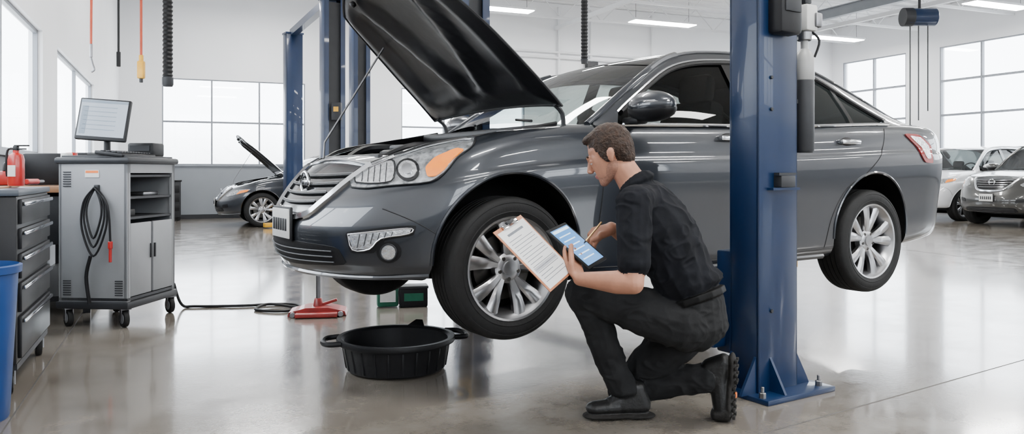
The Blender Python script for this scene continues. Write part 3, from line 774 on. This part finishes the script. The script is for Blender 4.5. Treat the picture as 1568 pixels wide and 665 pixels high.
b.box((-W_+t/2,D_/2,.66),(t,D_,.98),GREYC); b.box((-W_/2,D_-t/2,.66),(W_,t,.98),GREYC)
b.box((-W_/2,D_/2,.19),(W_,D_,.02),GREYD)
for z in(.74,.88,1.03): b.box((-W_/2+.01,D_/2,z),(W_-.04,D_-.03,.016),GREYD)
for yy in(.018,D_-.018): b.box((-.012,yy,.66),(.024,.036,.98),GREYC)
b.box((-.012,D_/2,1.10),(.024,D_,.10),GREYC)
b.box((-.008,D_*.27,.455),(.018,D_*.42,.50),GREYC,bev=.005); b.box((-.008,D_*.73,.455),(.018,D_*.42,.50),GREYC,bev=.005)
b.box((.006,D_*.46,.5),(.012,.012,.1),GREYD); b.box((.006,D_*.54,.5),(.012,.012,.1),GREYD)
b.box((-W_/2,D_/2,1.135),(W_+.05,D_+.05,.045),GREYD,bev=.018); b.box((-W_/2,D_/2,1.16),(W_-.02,D_-.02,.02),GREYD,bev=.005)
for z0 in(.22,.96):
    for k in range(7):
        for xx in(-.43,-.06) if z0<.5 else (-.43,): b.box((xx,-.002,z0+k*.016),(.055,.006,.006),GREYD)
b.box((-.25,-.002,1.045),(.10,.005,.05),CREAM); b.box((-.25,-.005,1.058),(.09,.002,.016),ORG)
b.box((-.12,.12,.775),(.12,.16,.05),BLK,bev=.01); b.box((-.14,.42,.90),(.14,.2,.03),STEEL,bev=.01)
b.obj('cabinet',root)
b=B()
for x,y in((-.44,.03),(-.04,.03),(-.44,D_-.03),(-.02,D_-.03)): caster(b,(x,y,0),.058,.9)
b.obj('casters',root)
b=B()
hook=V((-.21,-.02,.95)); b.box(hook+V((0,.01,0)),(.03,.03,.04),GREYD,bev=.005)
for k in range(3):
    w=.045+.016*k; dz=.34+.06*k
    b.tube([hook+V((0,-.012-.006*k,0)),hook+V((-w,-.02,-.10)),hook+V((-w*1.1,-.025,-dz*.6)),hook+V((0,-.03,-dz)),hook+V((w*1.1,-.025,-dz*.6)),hook+V((w,-.02,-.10)),hook+V((0,-.012-.006*k,.004))],.007,BLK,8,k=6)
b.tube([hook,hook+V((.10,-.03,-.12)),hook+V((.12,-.03,-.36))],.007,BLK,k=5); b.cyl(hook+V((.12,-.03,-.36)),hook+V((.12,-.03,-.41)),.015,RED); b.cyl(hook+V((.12,-.03,-.41)),hook+V((.12,-.03,-.5)),.010,RED); 
b.tube([hook+V((-.02,-.03,-.46)),hook+V((-.05,-.03,-.6)),hook+V((-.02,-.04,-.78))],.012,BLK,k=5)
b.obj('hose_coil',root)
b=B()
R=Matrix.Rotation(math.radians(10),3,'Z')@Matrix.Rotation(math.radians(-12),3,'X')@Matrix.Rotation(math.radians(4),3,'Y')
mc=V((-.27,.16,1.42)); 
b.box(mc,(.345,.035,.30),BLK,R,bev=.01); b.box(mc+R@V((0,-.019,.006)),(.315,.004,.262),MONS,R)
b.box(mc+R@V((0,-.022,.125)),(.315,.002,.018),MONL,R)
for k in range(6): b.box(mc+R@V((-.02,-.022,.085-k*.032)),(.22,.002,.004),MONL,R)
b.box(mc+R@V((-.125,-.022,-.01)),(.04,.002,.2),MONL,R)
b.cyl((-.27,.2,1.17),(-.27,.2,1.36),.022,BLK); b.box((-.27,.2,1.178),(.2,.16,.016),BLK,bev=.006)
b.obj('monitor',root)
b=B(); b.box((-.13,.20,1.18),(.2,.42,.025),BLK,Matrix.Rotation(.12,3,'Y'),bev=.006)
for i in range(4):
    for j in range(11): b.box((-.19+i*.04,.03+j*.034,1.203-.004*i),(.03,.026,.008),GREYD,bev=.003)
b.obj('keyboard',root)
b=B(); b.box((-.15,.49,1.22),(.2,.16,.10),BLK,bev=.015); b.box((-.15,.405,1.23),(.15,.006,.04),GREYD); b.obj('printer',root)

# ------------------------------------------------------------------ tool chest (room aligned)
root=E('tool_chest'); root.matrix_world=ROOM@Matrix.Translation(V((-.70,4.33,0)))
b=B(); L=.96; dpt=.47; X=-dpt/2
b.box((X,L/2,.54),(dpt,L,.80),BLKC,bev=.01); b.box((X,L/2,.955),(dpt+.02,L+.02,.03),M('chest_top',(.04,.05,.065),.4),bev=.006); b.box((X-.05,L*.5,.974),(.32,.75,.010),WOOD,bev=.003)
zs_=[(.80,.93),(.68,.79),(.54,.67),(.38,.53),(.16,.37)]
for z0,z1 in zs_:
    b.box((.006,L/2,(z0+z1)/2),(.02,L-.07,z1-z0-.012),BLKC,bev=.004)
    b.box((.026,L/2,z1-.028),(.016,L-.10,.020),CHR,bev=.006)
b.box((X,L/2,.13),(dpt,L-.02,.03),GREYD)
b.obj('chest_body',root)
b=B()
for x,y in((-.04,.05),(-.42,.05),(-.04,L-.05),(-.42,L-.05)): caster(b,(x,y,0),.058,.2)
b.obj('casters',root)
root=E('fire_extinguisher',ROOM@V((-.80,4.93,.981))); b=B()
b.lathe([(.001,0),(.036,0),(.04,.008),(.04,.14),(.034,.165),(.015,.178),(.015,.19)],(0,0,0),(0,0,1),RED,24)
b.box((0,0,.20),(.024,.024,.03),BLK,bev=.004); b.box((.03,0,.216),(.08,.014,.008),BLK,bev=.003); b.box((.025,0,.198),(.06,.014,.007),BLK,bev=.003)
b.tube([(-.012,0,.20),(-.046,0,.19),(-.052,0,.10),(-.048,0,.05)],.006,BLK,k=4); b.box((0,-.039,.08),(.04,.005,.06),CREAM)
b.obj('extinguisher_body',root)
root=E('hand_tools'); root.matrix_world=ROOM@Matrix.Translation(V((-.84,5.13,.981))); b=B()
b.cyl((.06,-.02,.02),(.10,.08,.02),.016,RED); b.cyl((.10,.08,.02),(.12,.14,.02),.009,STEEL)
b.box((-.05,.05,.04),(.10,.12,.08),RED,bev=.01); b.tube([(-.05,.0,.08),(-.05,.02,.12),(-.05,.08,.12),(-.05,.10,.08)],.007,BLK,k=4)
b.tube([(.0,-.05,.02),(.04,.0,.05),(.02,.06,.09),(-.02,.02,.06)],.009,BLK,k=5)
b.obj('tools',root)
root=E('workbench'); root.matrix_world=ROOM@Matrix.Translation(V((U0+.33,7.9,0))); b=B()
b.box((0,0,.93),(.6,2.6,.05),WOOD,bev=.005); b.box((0,0,.70),(.56,2.5,.36),GREYD,bev=.01); b.box((0,0,.12),(.5,2.5,.04),GREYD)
for y in(-1.2,1.2):
    for x in(-.24,.24): b.box((x,y,.45),(.05,.05,.9),GREYD)
b.box((-.05,-.9,1.08),(.3,.35,.24),BLK,bev=.02); b.box((0,.2,1.04),(.2,.3,.16),GREYD,bev=.02); b.cyl((.05,-.4,.955),(.05,-.4,1.22),.045,RED); b.cyl((-.1,.6,.955),(-.1,.6,1.2),.05,CREAM); b.box((0,1.,1.1),(.26,.3,.3),BLK,bev=.02); b.cyl((.15,-.2,.955),(.15,-.2,1.12),.035,YEL)
b.cyl((.1,-1.15,.955),(.1,-1.15,1.2),.04,CREAM); b.box((.1,.75,1.2),(.2,.2,.03),STEEL,bev=.01); b.cyl((.1,.75,.955),(.1,.75,1.2),.015,STEEL)
b.obj('bench',root)
b=B(); c=(-2.29,3.33,0)
b.lathe([(.001,.01),(.135,.0),(.14,.01),(.172,.62),(.185,.625),(.187,.655),(.175,.66),(.168,.64),(.135,.03),(.001,.03)],c,(0,0,1),BINB,36); b.obj('trash_bin')
root=E('storage_cabinet'); root.matrix_world=ROOM@Matrix.Translation(V((-.25,18.9,0))); b=B()
b.box((0,0,.47),(.62,.5,.78),GREYD,bev=.01); b.box((0,0,.88),(.66,.54,.04),BLK,bev=.01)
for z in(.3,.5,.7): b.box((0,-.255,z),(.56,.015,.16),BLK,bev=.004); b.box((0,-.268,z+.05),(.3,.015,.015),STEEL)
for x in(-.26,.26):
    for y in(-.2,.2): b.cyl((x,y-.02,.045),(x,y+.02,.045),.045,RUB)
b.obj('cabinet',root)

# ------------------------------------------------------------------ floor items
b=B(); c=V((-.62,4.22,0))
b.lathe([(.001,.004),(.245,.004),(.26,.015),(.285,.14),(.292,.15),(.312,.152),(.316,.165),(.312,.178),(.29,.178),(.275,.165),(.255,.03),(.001,.03)],c,(0,0,1),BLK,64)
for k in range(24):
    a=2*math.pi*k/24; b.box(c+V((math.cos(a)*.270,math.sin(a)*.270,.08)),(.014,.012,.12),BLK,Matrix.Rotation(a,3,'Z')@Matrix.Rotation(.16,3,'Y'),bev=.003)
for a in(math.radians(195),math.radians(20)):
    d=V((math.cos(a),math.sin(a),0)); n=V((-math.sin(a),math.cos(a),0))
    b.tube([c+d*.295+n*.10+V((0,0,.168)),c+d*.36+n*.085+V((0,0,.165)),c+d*.385+V((0,0,.162)),c+d*.36-n*.085+V((0,0,.165)),c+d*.295-n*.10+V((0,0,.168))],.014,BLK,8,k=5)
a=math.radians(75); d=V((math.cos(a),math.sin(a),0)); b.prism([(-.05,0),(.05,0),(.02,.05),(-.02,.05)],c+d*.28+V((0,0,.15)),V((-math.sin(a),math.cos(a),0)),d+V((0,0,.5)),V((0,0,.03)),BLK)
b.obj('drain_pan')
root=E('jack_stand',(-1.44,5.85,0),.15); b=B()
b.prism([(-.21,0),(.21,0),(.20,.03),(.08,.06),(-.08,.06),(-.20,.03)],(0,-.11,.004),(1,0,0),(0,0,1),(0,.22,0),REDH)
b.box((0,-.14,.02),(.30,.10,.03),REDH,bev=.006); b.box((0,.14,.02),(.30,.10,.03),REDH,bev=.006)
b.cyl((0,0,.05),(0,0,.12),.04,REDH,.028); b.cyl((0,0,.10),(0,0,.31),.017,STEEL); b.cyl((0,0,.31),(0,0,.335),.035,STEEL); b.box((.07,0,.085),(.14,.03,.02),REDH,Matrix.Rotation(-.3,3,'Y'),bev=.004)
for s in(-.17,.17): b.cyl((s,-.15,.02),(s,-.12,.02),.02,STEEL)
b.obj('stand',root)
root=E('oil_containers',(-.88,6.2,0),.2); b=B()
b.box((-.10,0,.09),(.17,.13,.17),GREEN,bev=.02); b.box((-.10,-.067,.09),(.12,.004,.09),CREAM); b.cyl((-.14,0,.17),(-.14,0,.205),.022,BLK); b.tube([(-.12,0,.175),(-.09,0,.20),(-.05,0,.20),(-.03,0,.175)],.012,GREEN,k=4)
b.box((.10,0,.075),(.22,.16,.15),BLK,bev=.012); b.box((.10,-.0,.155),(.23,.17,.02),GREYD,bev=.004); b.box((.10,-.082,.08),(.15,.004,.06),GREEN)
b.obj('jugs',root)
b=B(); b.tube([(-2.60,6.05,.2),(-2.56,6.1,.03),(-2.45,6.12,.012),(-2.1,6.15,.012),(-1.9,6.22,.012),(-1.7,6.20,.012),(-1.62,6.02,.012),(-1.75,5.90,.012),(-1.95,5.98,.012),(-1.9,6.15,.024),(-1.7,6.10,.012),(-1.55,6.0,.012)],.011,BLK,8,k=8); b.obj('floor_cable')

# ------------------------------------------------------------------ mechanic
prims=[]
def spts(c,r,R=None,n=14,m=9):
    if not hasattr(r,'__len__'): r=(r,r,r)
    c=V(c); out=[]
    for i in range(m+1):
        t=math.pi*i/m
        for j in range(n if 0<i<m else 1):
            p=2*math.pi*j/n; q=V((math.sin(t)*math.cos(p)*r[0],math.sin(t)*math.sin(p)*r[1],math.cos(t)*r[2]))
            out.append(c+(R@q if R else q))
    return out
def hull(items,mat):
    bm=bmesh.new()
    for it in items:
        for p in spts(*it): bm.verts.new(p)
    r=bmesh.ops.convex_hull(bm,input=bm.verts[:])
    bad=list({g for g in r['geom_interior']+r['geom_unused'] if isinstance(g,bmesh.types.BMVert)})
    bmesh.ops.delete(bm,geom=bad,context='VERTS')
    bm.verts.index_update()
    prims.append(([v.co.copy() for v in bm.verts],[[v.index for v in f.verts] for f in bm.faces],mat)); bm.free()
def chain(pts,mat):
    for a,c in zip(pts,pts[1:]): hull([a,c],mat)
Z=V((0,0,1))
F=V((-.90,.43,0)).normalized(); Lf=Z.cross(F)
def TR(tilt):
    up=(Z*math.cos(tilt)+F*math.sin(tilt)).normalized(); fw=Lf.cross(up)*-1
    fw=up.cross(Lf)*-1
    if fw.dot(F)<0: fw=-fw
    return RM(Lf,fw,up)
T0,T1,T2=TR(.1),TR(.35),TR(.55)
pel=V((.755,3.255,.435)); wst=V((.72,3.245,.60)); che=V((.625,3.235,.80)); upc=V((.555,3.235,.92)); nkb=V((.515,3.24,1.00))
hull([(pel,(.17,.135,.12),T0),(pel+V((.0,0,.07)),(.165,.125,.10),T0)],PANTS)
hull([(pel+V((-.012,0,.15)),(.172,.134,.040),T1),(wst,(.170,.130,.09),T1)],SHIRT)
hull([(pel+V((.0,0,.088)),(.175,.136,.016),T1),(pel+V((-.006,0,.108)),(.174,.135,.016),T1)],LEATH)
hull([(wst,(.168,.128,.09),T1),(che,(.185,.135,.11),T2)],SHIRT)
hull([(che,(.185,.135,.11),T2),(upc,(.165,.11,.08),T2)],SHIRT)
Ls=V((.475,3.065,.935)); Rs=V((.60,3.395,.945))
hull([(upc,(.12,.10,.07),T2),(Ls,.072),],SHIRT); hull([(upc,(.12,.10,.07),T2),(Rs,.072)],SHIRT)
hull([(upc+V((-.01,0,.03)),(.11,.075,.05),T2),(nkb,(.068,.066,.03),T2)],SHIRT)
hull([(nkb+V((-.008,0,.022)),(.069,.069,.018),T2),(nkb+V((.0,0,-.0)),(.088,.082,.03),T2)],SHIRT)
Le=V((.455,2.945,.635)); Re=V((.60,3.46,.70))
slv=Ls.lerp(Le,.76)
chain([(Ls,.074),(Ls.lerp(Le,.45),.066),(slv,.064)],SHIRT)
chain([(Ls.lerp(Le,.6),.047),(Ls.lerp(Le,.9),.042),(Le,.040)],SKIN)
slr=Rs.lerp(Re,.8); chain([(Rs,.074),(slr,.063)],SHIRT); chain([(Rs.lerp(Re,.6),.048),(Re,.042)],SKIN)
tu=V((.717,-.32,-.62)).normalized(); tv=V((.512,.843,.163)); tv=(tv-tu*tv.dot(tu)).normalized(); tn=tu.cross(tv)
Tc=V((.262,3.20,.755)); G=Tc-tv*.083+tu*.035
def hand(W,d,n,s,ang,thumb,sc=1.):
    d=V(d).normalized(); n=(V(n)-d*V(n).dot(d)).normalized(); s=(V(s)-d*V(s).dot(d)-n*V(s).dot(n)).normalized()
    R=RM(d,s,n); W=V(W)
    k=W+d*.082*sc
    hull([(W,(.022,.026,.019),R),(W+d*.03+s*.008,(.02,.034,.018),R),(k+s*.028,(.013,.013,.012),R),(k-s*.028-d*.008,(.013,.012,.011),R)],SKIN)
    offs=[(.030,.074,.0092),(.010,.082,.0095),(-.011,.076,.0090),(-.030,.060,.0080)]
    for i,(o,L,r) in enumerate(offs):
        p=k+s*o*1.0-d*(.006 if i==3 else 0); a=0; fr=(.45,.30,.25); pts=[(p-d*.012,r*1.12),(p,r*1.12)]
        for j in range(3):
            a+=ang[i][j]; dd=d*math.cos(a)-n*math.sin(a)+s*(.05*(1.5-i))
            p=p+dd.normalized()*L*fr[j]*sc; pts.append((p,r*(1.0,.93,.82)[j]))
        chain(pts,SKIN)
    tr=W+d*.026*sc+s*.024
    chain([(tr,.015)]+[(V(t),r) for t,r in zip(thumb,(.0125,.0112,.0095))],SKIN)
ld=(tv*.62-tu*.78).normalized()
LW=G+tu*.085-tv*.058-tn*.026
th_=[LW+ld*.045-tv*.0+tn*.022+tn.cross(ld)*.035, G-tu*.022-tv*.006+tn*.016, G-tu*.038+tv*.024+tn*.0165]
hand(LW,ld,-tn,tn.cross(ld),[(.15,.35,.3),(.12,.3,.3),(.15,.35,.3),(.25,.4,.3)],th_)
chain([(Le,.040),(Le.lerp(LW,.30),.045),(Le.lerp(LW,.75),.033),(LW,.027)],SKIN)
RW=V((.425,3.375,.815)); rd=V((-.80,-.50,-.25)).normalized(); rn=V((.15,-.45,.9))
rs=rn.cross(rd)
rth=[RW+rd*.05+V((-.01,-.03,-.012)),RW+rd*.082+V((.0,-.034,-.018)),RW+rd*.105+V((.0,-.022,-.02))]
hand(RW,rd,rn,V((-.2,-.5,-.3)) if rs.y>0 else rs,[(.55,.6,.35),(.6,.7,.4),(.7,.9,.5),(.8,1.0,.6)],rth)
chain([(Re,.042),(Re.lerp(RW,.35),.042),(Re.lerp(RW,.8),.031),(RW,.026)],SKIN)
Lh=pel+Lf*.088+F*.02+V((0,0,.005)); Rh=pel-Lf*.088+F*.02+V((0,0,-.01))
Lk=V((.283,3.285,.548)); La=V((.475,3.355,.125))
chain([(Lh,.112),(Lh.lerp(Lk,.4),.098),(Lh.lerp(Lk,.8),.076),(Lk,.066)],PANTS)
chain([(Lk,.066),(Lk.lerp(La,.3)+V((.015,0,0)),.070),(Lk.lerp(La,.75),.062),(La,(.066,.060,.030))],PANTS)
Rk=V((.50,3.50,.085)); Ra=V((.86,3.345,.185))
chain([(Rh,.112),(Rh.lerp(Rk,.45),.096),(Rk+V((0,0,.0)),.075)],PANTS)
chain([(Rk,.072),(Rk.lerp(Ra,.35)+V((0,0,.01)),.072),(Ra+V((-.03,.01,-.01)),.062)],PANTS)
fd=V((-.985,-.06,0)).normalized(); flat_=Z.cross(fd)
RF=RM(fd,flat_,Z); hl_=V((.560,3.365,.048))
hull([(hl_+V((-.005,0,.012)),(.040,.036,.04),RF),(hl_+fd*.09+V((0,0,.012)),(.045,.038,.042),RF),(hl_+fd*.035+V((0,0,.085)),(.048,.042,.035),RF)],BOOT)
hull([(hl_+fd*.07+V((0,0,.045)),(.040,.034,.036),RF),(hl_+fd*.135+V((0,0,.010)),(.040,.038,.036),RF)],BOOT)
hull([(hl_+fd*.12+V((0,0,.006)),(.045,.041,.034),RF),(hl_+fd*.205+V((0,0,.000)),(.042,.043,.029),RF)],BOOT)
hull([(hl_+fd*-.006+V((0,0,-.034)),(.050,.044,.013),RF),(hl_+fd*.06+V((0,0,-.034)),(.04,.040,.013),RF)],SOLE)
hull([(hl_+fd*.06+V((0,0,-.028)),(.04,.040,.011),RF),(hl_+fd*.13+V((0,0,-.033)),(.05,.047,.013),RF),(hl_+fd*.212+V((0,0,-.031)),(.050,.050,.013),RF)],SOLE)
sn=V((.93,-.36,0)).normalized(); lat=Z.cross(sn)
RB=RM(lat,sn,Z); bo=V((.905,3.325,0))
hull([(bo+V((0,0,.245))-sn*.01,(.040,.032,.042),RB),(bo-sn*.035+V((0,0,.17)),(.044,.045,.05),RB),(bo-sn*.06+V((0,0,.215)),(.044,.048,.048),RB)],BOOT)
hull([(bo-sn*.03+V((0,0,.17)),(.042,.042,.05),RB),(bo-sn*.015+V((0,0,.055)),(.049,.040,.045),RB)],BOOT)
hull([(bo+sn*.026+V((0,0,.25)),(.046,.016,.045),RB),(bo+sn*.024+V((0,0,.17)),(.042,.015,.03),RB)],SOLE)
hull([(bo+sn*.018+V((0,0,.17)),(.040,.012,.03),RB),(bo+sn*.014+V((0,0,.07)),(.054,.016,.05),RB)],SOLE)
hull([(bo+sn*.008+V((0,0,.04)),(.052,.02,.04),RB),(bo-sn*.045+V((0,0,.028)),(.050,.02,.028),RB)],SOLE)
hf=V((-.84,.26,-.40)).normalized(); hlft=Z.cross(hf).normalized(); hu=hf.cross(hlft).normalized()
HC_=V((.405,3.262,1.125)); HR=RM(hf,hlft,hu); k_=.94
def H(f,l,u): return HC_+HR@V((f,l,u))*k_
def hs(r): return tuple(x*k_ for x in r)
hull([(H(-.01,0,.03),hs((.098,.077,.088)),HR)],SKIN)
hull([(H(.025,0,.0),hs((.070,.066,.07)),HR),(H(.040,0,-.055),hs((.050,.050,.045)),HR)],SKIN)
hull([(H(.0,.045,-.055),hs((.028,.018,.03)),HR),(H(.0,-.045,-.055),hs((.028,.018,.03)),HR),(H(.072,0,-.102),hs((.020,.022,.018)),HR),(H(.07,0,-.075),hs((.020,.026,.018)),HR)],STUB)
hull([(H(.094,0,.008),.0085),(H(.112,0,-.030),hs((.013,.011,.010)),HR)],SKIN)
hull([(H(.104,.012,-.036),.0075),(H(.104,-.012,-.036),.0075),(H(.112,0,-.034),.008)],SKIN)
hull([(H(.088,.034,.022),.0085),(H(.094,.0,.018),.0085),(H(.088,-.034,.022),.0085)],SKIN)
hull([(H(.091,.0,-.062),hs((.009,.022,.005)),HR)],LIPS); hull([(H(.089,.0,-.072),hs((.009,.019,.0055)),HR)],LIPS)
for s in(-1,1):
    hull([(H(-.016,s*.074,-.006),hs((.015,.010,.016)),HR),(H(-.010,s*.070,-.030),hs((.008,.008,.009)),HR),(H(-.022,s*.080,.006),hs((.013,.006,.013)),HR)],SKIN)
    hull([(H(.094,s*.018,.030),.0045),(H(.086,s*.046,.028),.0045)],HAIR)
    hull([(H(.080,s*.030,.004),hs((.012,.015,.010)),HR)],SKIN)
    hull([(H(.085,s*.030,-.003),hs((.009,.011,.005)),HR)],EYEW)
hull([(H(-.022,0,.048),hs((.100,.084,.090)),HR)],HAIR)
hull([(H(-.050,0,.02),hs((.070,.080,.07)),HR),(H(-.062,0,-.045),hs((.040,.056,.03)),HR)],HAIR)
hull([(H(.055,.0,.098),hs((.034,.050,.022)),HR),(H(-.02,0,.09),hs((.07,.07,.05)),HR)],HAIR)
for s in(-1,1): hull([(H(.012,s*.069,.02),hs((.020,.010,.03)),HR),(H(.008,s*.066,-.015),hs((.010,.009,.015)),HR)],HAIR)
chain([(nkb+V((-.0,0,-.02)),.062),(H(-.030,0,-.075),.054)],SKIN)
mb=B()
for vs,fs,mt in prims: mb.add(vs,fs,mt)
man=mb.obj('mechanic_man')
src=BVHTree.FromPolygons([v for v in mb.v],mb.f)
fm=list(mb.m)
md=man.modifiers.new('r','REMESH'); md.mode='VOXEL'; md.voxel_size=.0038
md=man.modifiers.new('s','SMOOTH'); md.factor=.5; md.iterations=4
me=baked(man)
me.materials.clear()
for m_ in mb.mats: me.materials.append(m_)
clothes={mb.mats.index(SHIRT),mb.mats.index(PANTS)}; hairi=mb.mats.index(HAIR)
vc=[0]*len(me.vertices); mi=[0]*len(me.polygons)
for p in me.polygons:
    r=src.find_nearest(p.center); k=fm[r[2]]; mi[p.index]=k
    if k in clothes:
        for q in p.vertices: vc[q]=max(vc[q],1) if vc[q]!=9 else 9
    elif k==hairi:
        for q in p.vertices: vc[q]=2 if vc[q] not in(1,9) else 9
    else:
        for q in p.vertices: vc[q]=9
me.polygons.foreach_set('material_index',mi)
nrm=[v.normal.copy() for v in me.vertices]
for i,v in enumerate(me.vertices):
    p=v.co
    if vc[i]==1:
        q=V((p.x*7,p.y*7,p.z*15)); a=noise.noise(q); w=noise.noise(V((p.x*13+3,p.y*13,p.z*8+a*2)))
        d=.005*a+.0065*(abs(w)*-2+.45)
        v.co=p+nrm[i]*d
    elif vc[i]==2:
        v.co=p+nrm[i]*.0025*noise.noise(p*90)
    if v.co.z<0: v.co.z=0.0
me.polygons.foreach_set('use_smooth',[True]*len(me.polygons)); me.update()
b=B()
for k in range(5):
    c0=hl_+fd*(.085+.017*k)+V((0,0,.078-.0105*k))
    b.tube([c0-flat_*.026+V((0,0,-.012)),c0-flat_*.01+V((0,0,.003)),c0+flat_*.01+V((0,0,.003)),c0+flat_*.026+V((0,0,-.012))],.003,GREYD,6,k=3)
for k in range(9):
    z=.028+k*.029
    for s in(-1,1):
        w=.030 if (z<.12 or z>.20) else .022
        b.box(bo+sn*(.034 if z<.15 else .043)+lat*s*w*.85+V((0,0,z)),(w,.012,.015),SOLE,RB,bev=.003)
b.box(bo+sn*.040+V((0,0,.115)),(.022,.008,.022),ORG,RB,bev=.004)
b.obj('boot_details',man)

def slab(b,c,u,v,n,su,sv,th,mat,bev=.002): b.box(c,(su,sv,th),mat,RM(u,v,n),bev=bev)
root=E('tablet_computer'); b=B()
slab(b,Tc,tu,tv,tn,.235,.168,.009,BLK,.004); slab(b,Tc+tn*.0048,tu,tv,tn,.205,.142,.001,SCRN,0)
slab(b,Tc+tn*.0055-tu*.09,tu,tv,tn,.014,.130,.0006,SCRW,0)
for k in range(6): slab(b,Tc+tn*.0055-tu*(.06-.026*k)-tv*.01,tu,tv,tn,.005,.095,.0006,SCRW,0)
b.obj('tablet',root)
cu=V((.216,-.055,-.218)).normalized(); cv=V((.109,.194,.059)); cv=(cv-cu*cv.dot(cu)).normalized(); cn=cu.cross(cv)
Cc=V((.088,3.045,.744))
root=E('clipboard'); b=B()
slab(b,Cc,cu,cv,cn,.31,.225,.003,M('clipboard_brown',(.40,.15,.07),.5,0,.2,30),.001)
slab(b,Cc+cn*.0022+cu*.004,cu,cv,cn,.285,.205,.0012,PAPER,0)
slab(b,Cc+cn*.008-cu*.145,cu,cv,cn,.02,.11,.010,CHR,.003); slab(b,Cc+cn*.012-cu*.152,cu,cv,cn,.012,.05,.014,GREYD,.003)
slab(b,Cc+cn*.003-cu*.11,cu,cv,cn,.010,.12,.0004,INK,0)
for k in range(15): 
    w=.17 if k%4 else .10
    slab(b,Cc+cn*.003-cu*(.085-.0145*k)-cv*(.0 if k%4 else .035),cu,cv,cn,.0022,w,.0004,INK,0)
slab(b,Cc+cn*.003+cu*.06,cu,cv,cn,.02,.18,.0004,M('print_light',(.40,.41,.43),.7),0)
b.obj('board',root)
b=B(); tip=Tc+tv*.045+tu*.01+tn*.006; tl=RW+rd*.085+V((.02,-.03,.05)); b.cyl(tip,tip.lerp(tl,.1),.0015,GREYD,.0045,n=10); b.cyl(tip.lerp(tl,.1),tl,.0045,M('stylus_gold',(.5,.3,.12),.4,.5),n=10); b.obj('stylus_pen')

# ------------------------------------------------------------------ world + camera
w=bpy.data.worlds.new('World'); S.world=w; w.use_nodes=True; nt=w.node_tree; bg=nt.nodes['Background']
tc=nt.nodes.new('ShaderNodeTexCoord'); sx=nt.nodes.new('ShaderNodeSeparateXYZ'); rp=nt.nodes.new('ShaderNodeValToRGB')
nt.links.new(tc.outputs['Generated'],sx.inputs[0]); nt.links.new(sx.outputs['Z'],rp.inputs['Fac'])
e=rp.color_ramp.elements; e[0].position=.0; e[0].color=(.55,.57,.58,1); e[1].position=.06; e[1].color=(.92,.96,1,1)
nt.links.new(rp.outputs[0],bg.inputs['Color']); bg.inputs['Strength'].default_value=12.0

cam=bpy.data.cameras.new('camera'); co=bpy.data.objects.new('camera',cam); COL.objects.link(co)
cam.sensor_width=36; cam.lens=FPX/1568*36; cam.shift_y=-67.5/1568; cam.clip_end=200; cam.clip_start=.05
co.location=(0,0,CAMH); co.rotation_euler=(math.pi/2,0,0); S.camera=co
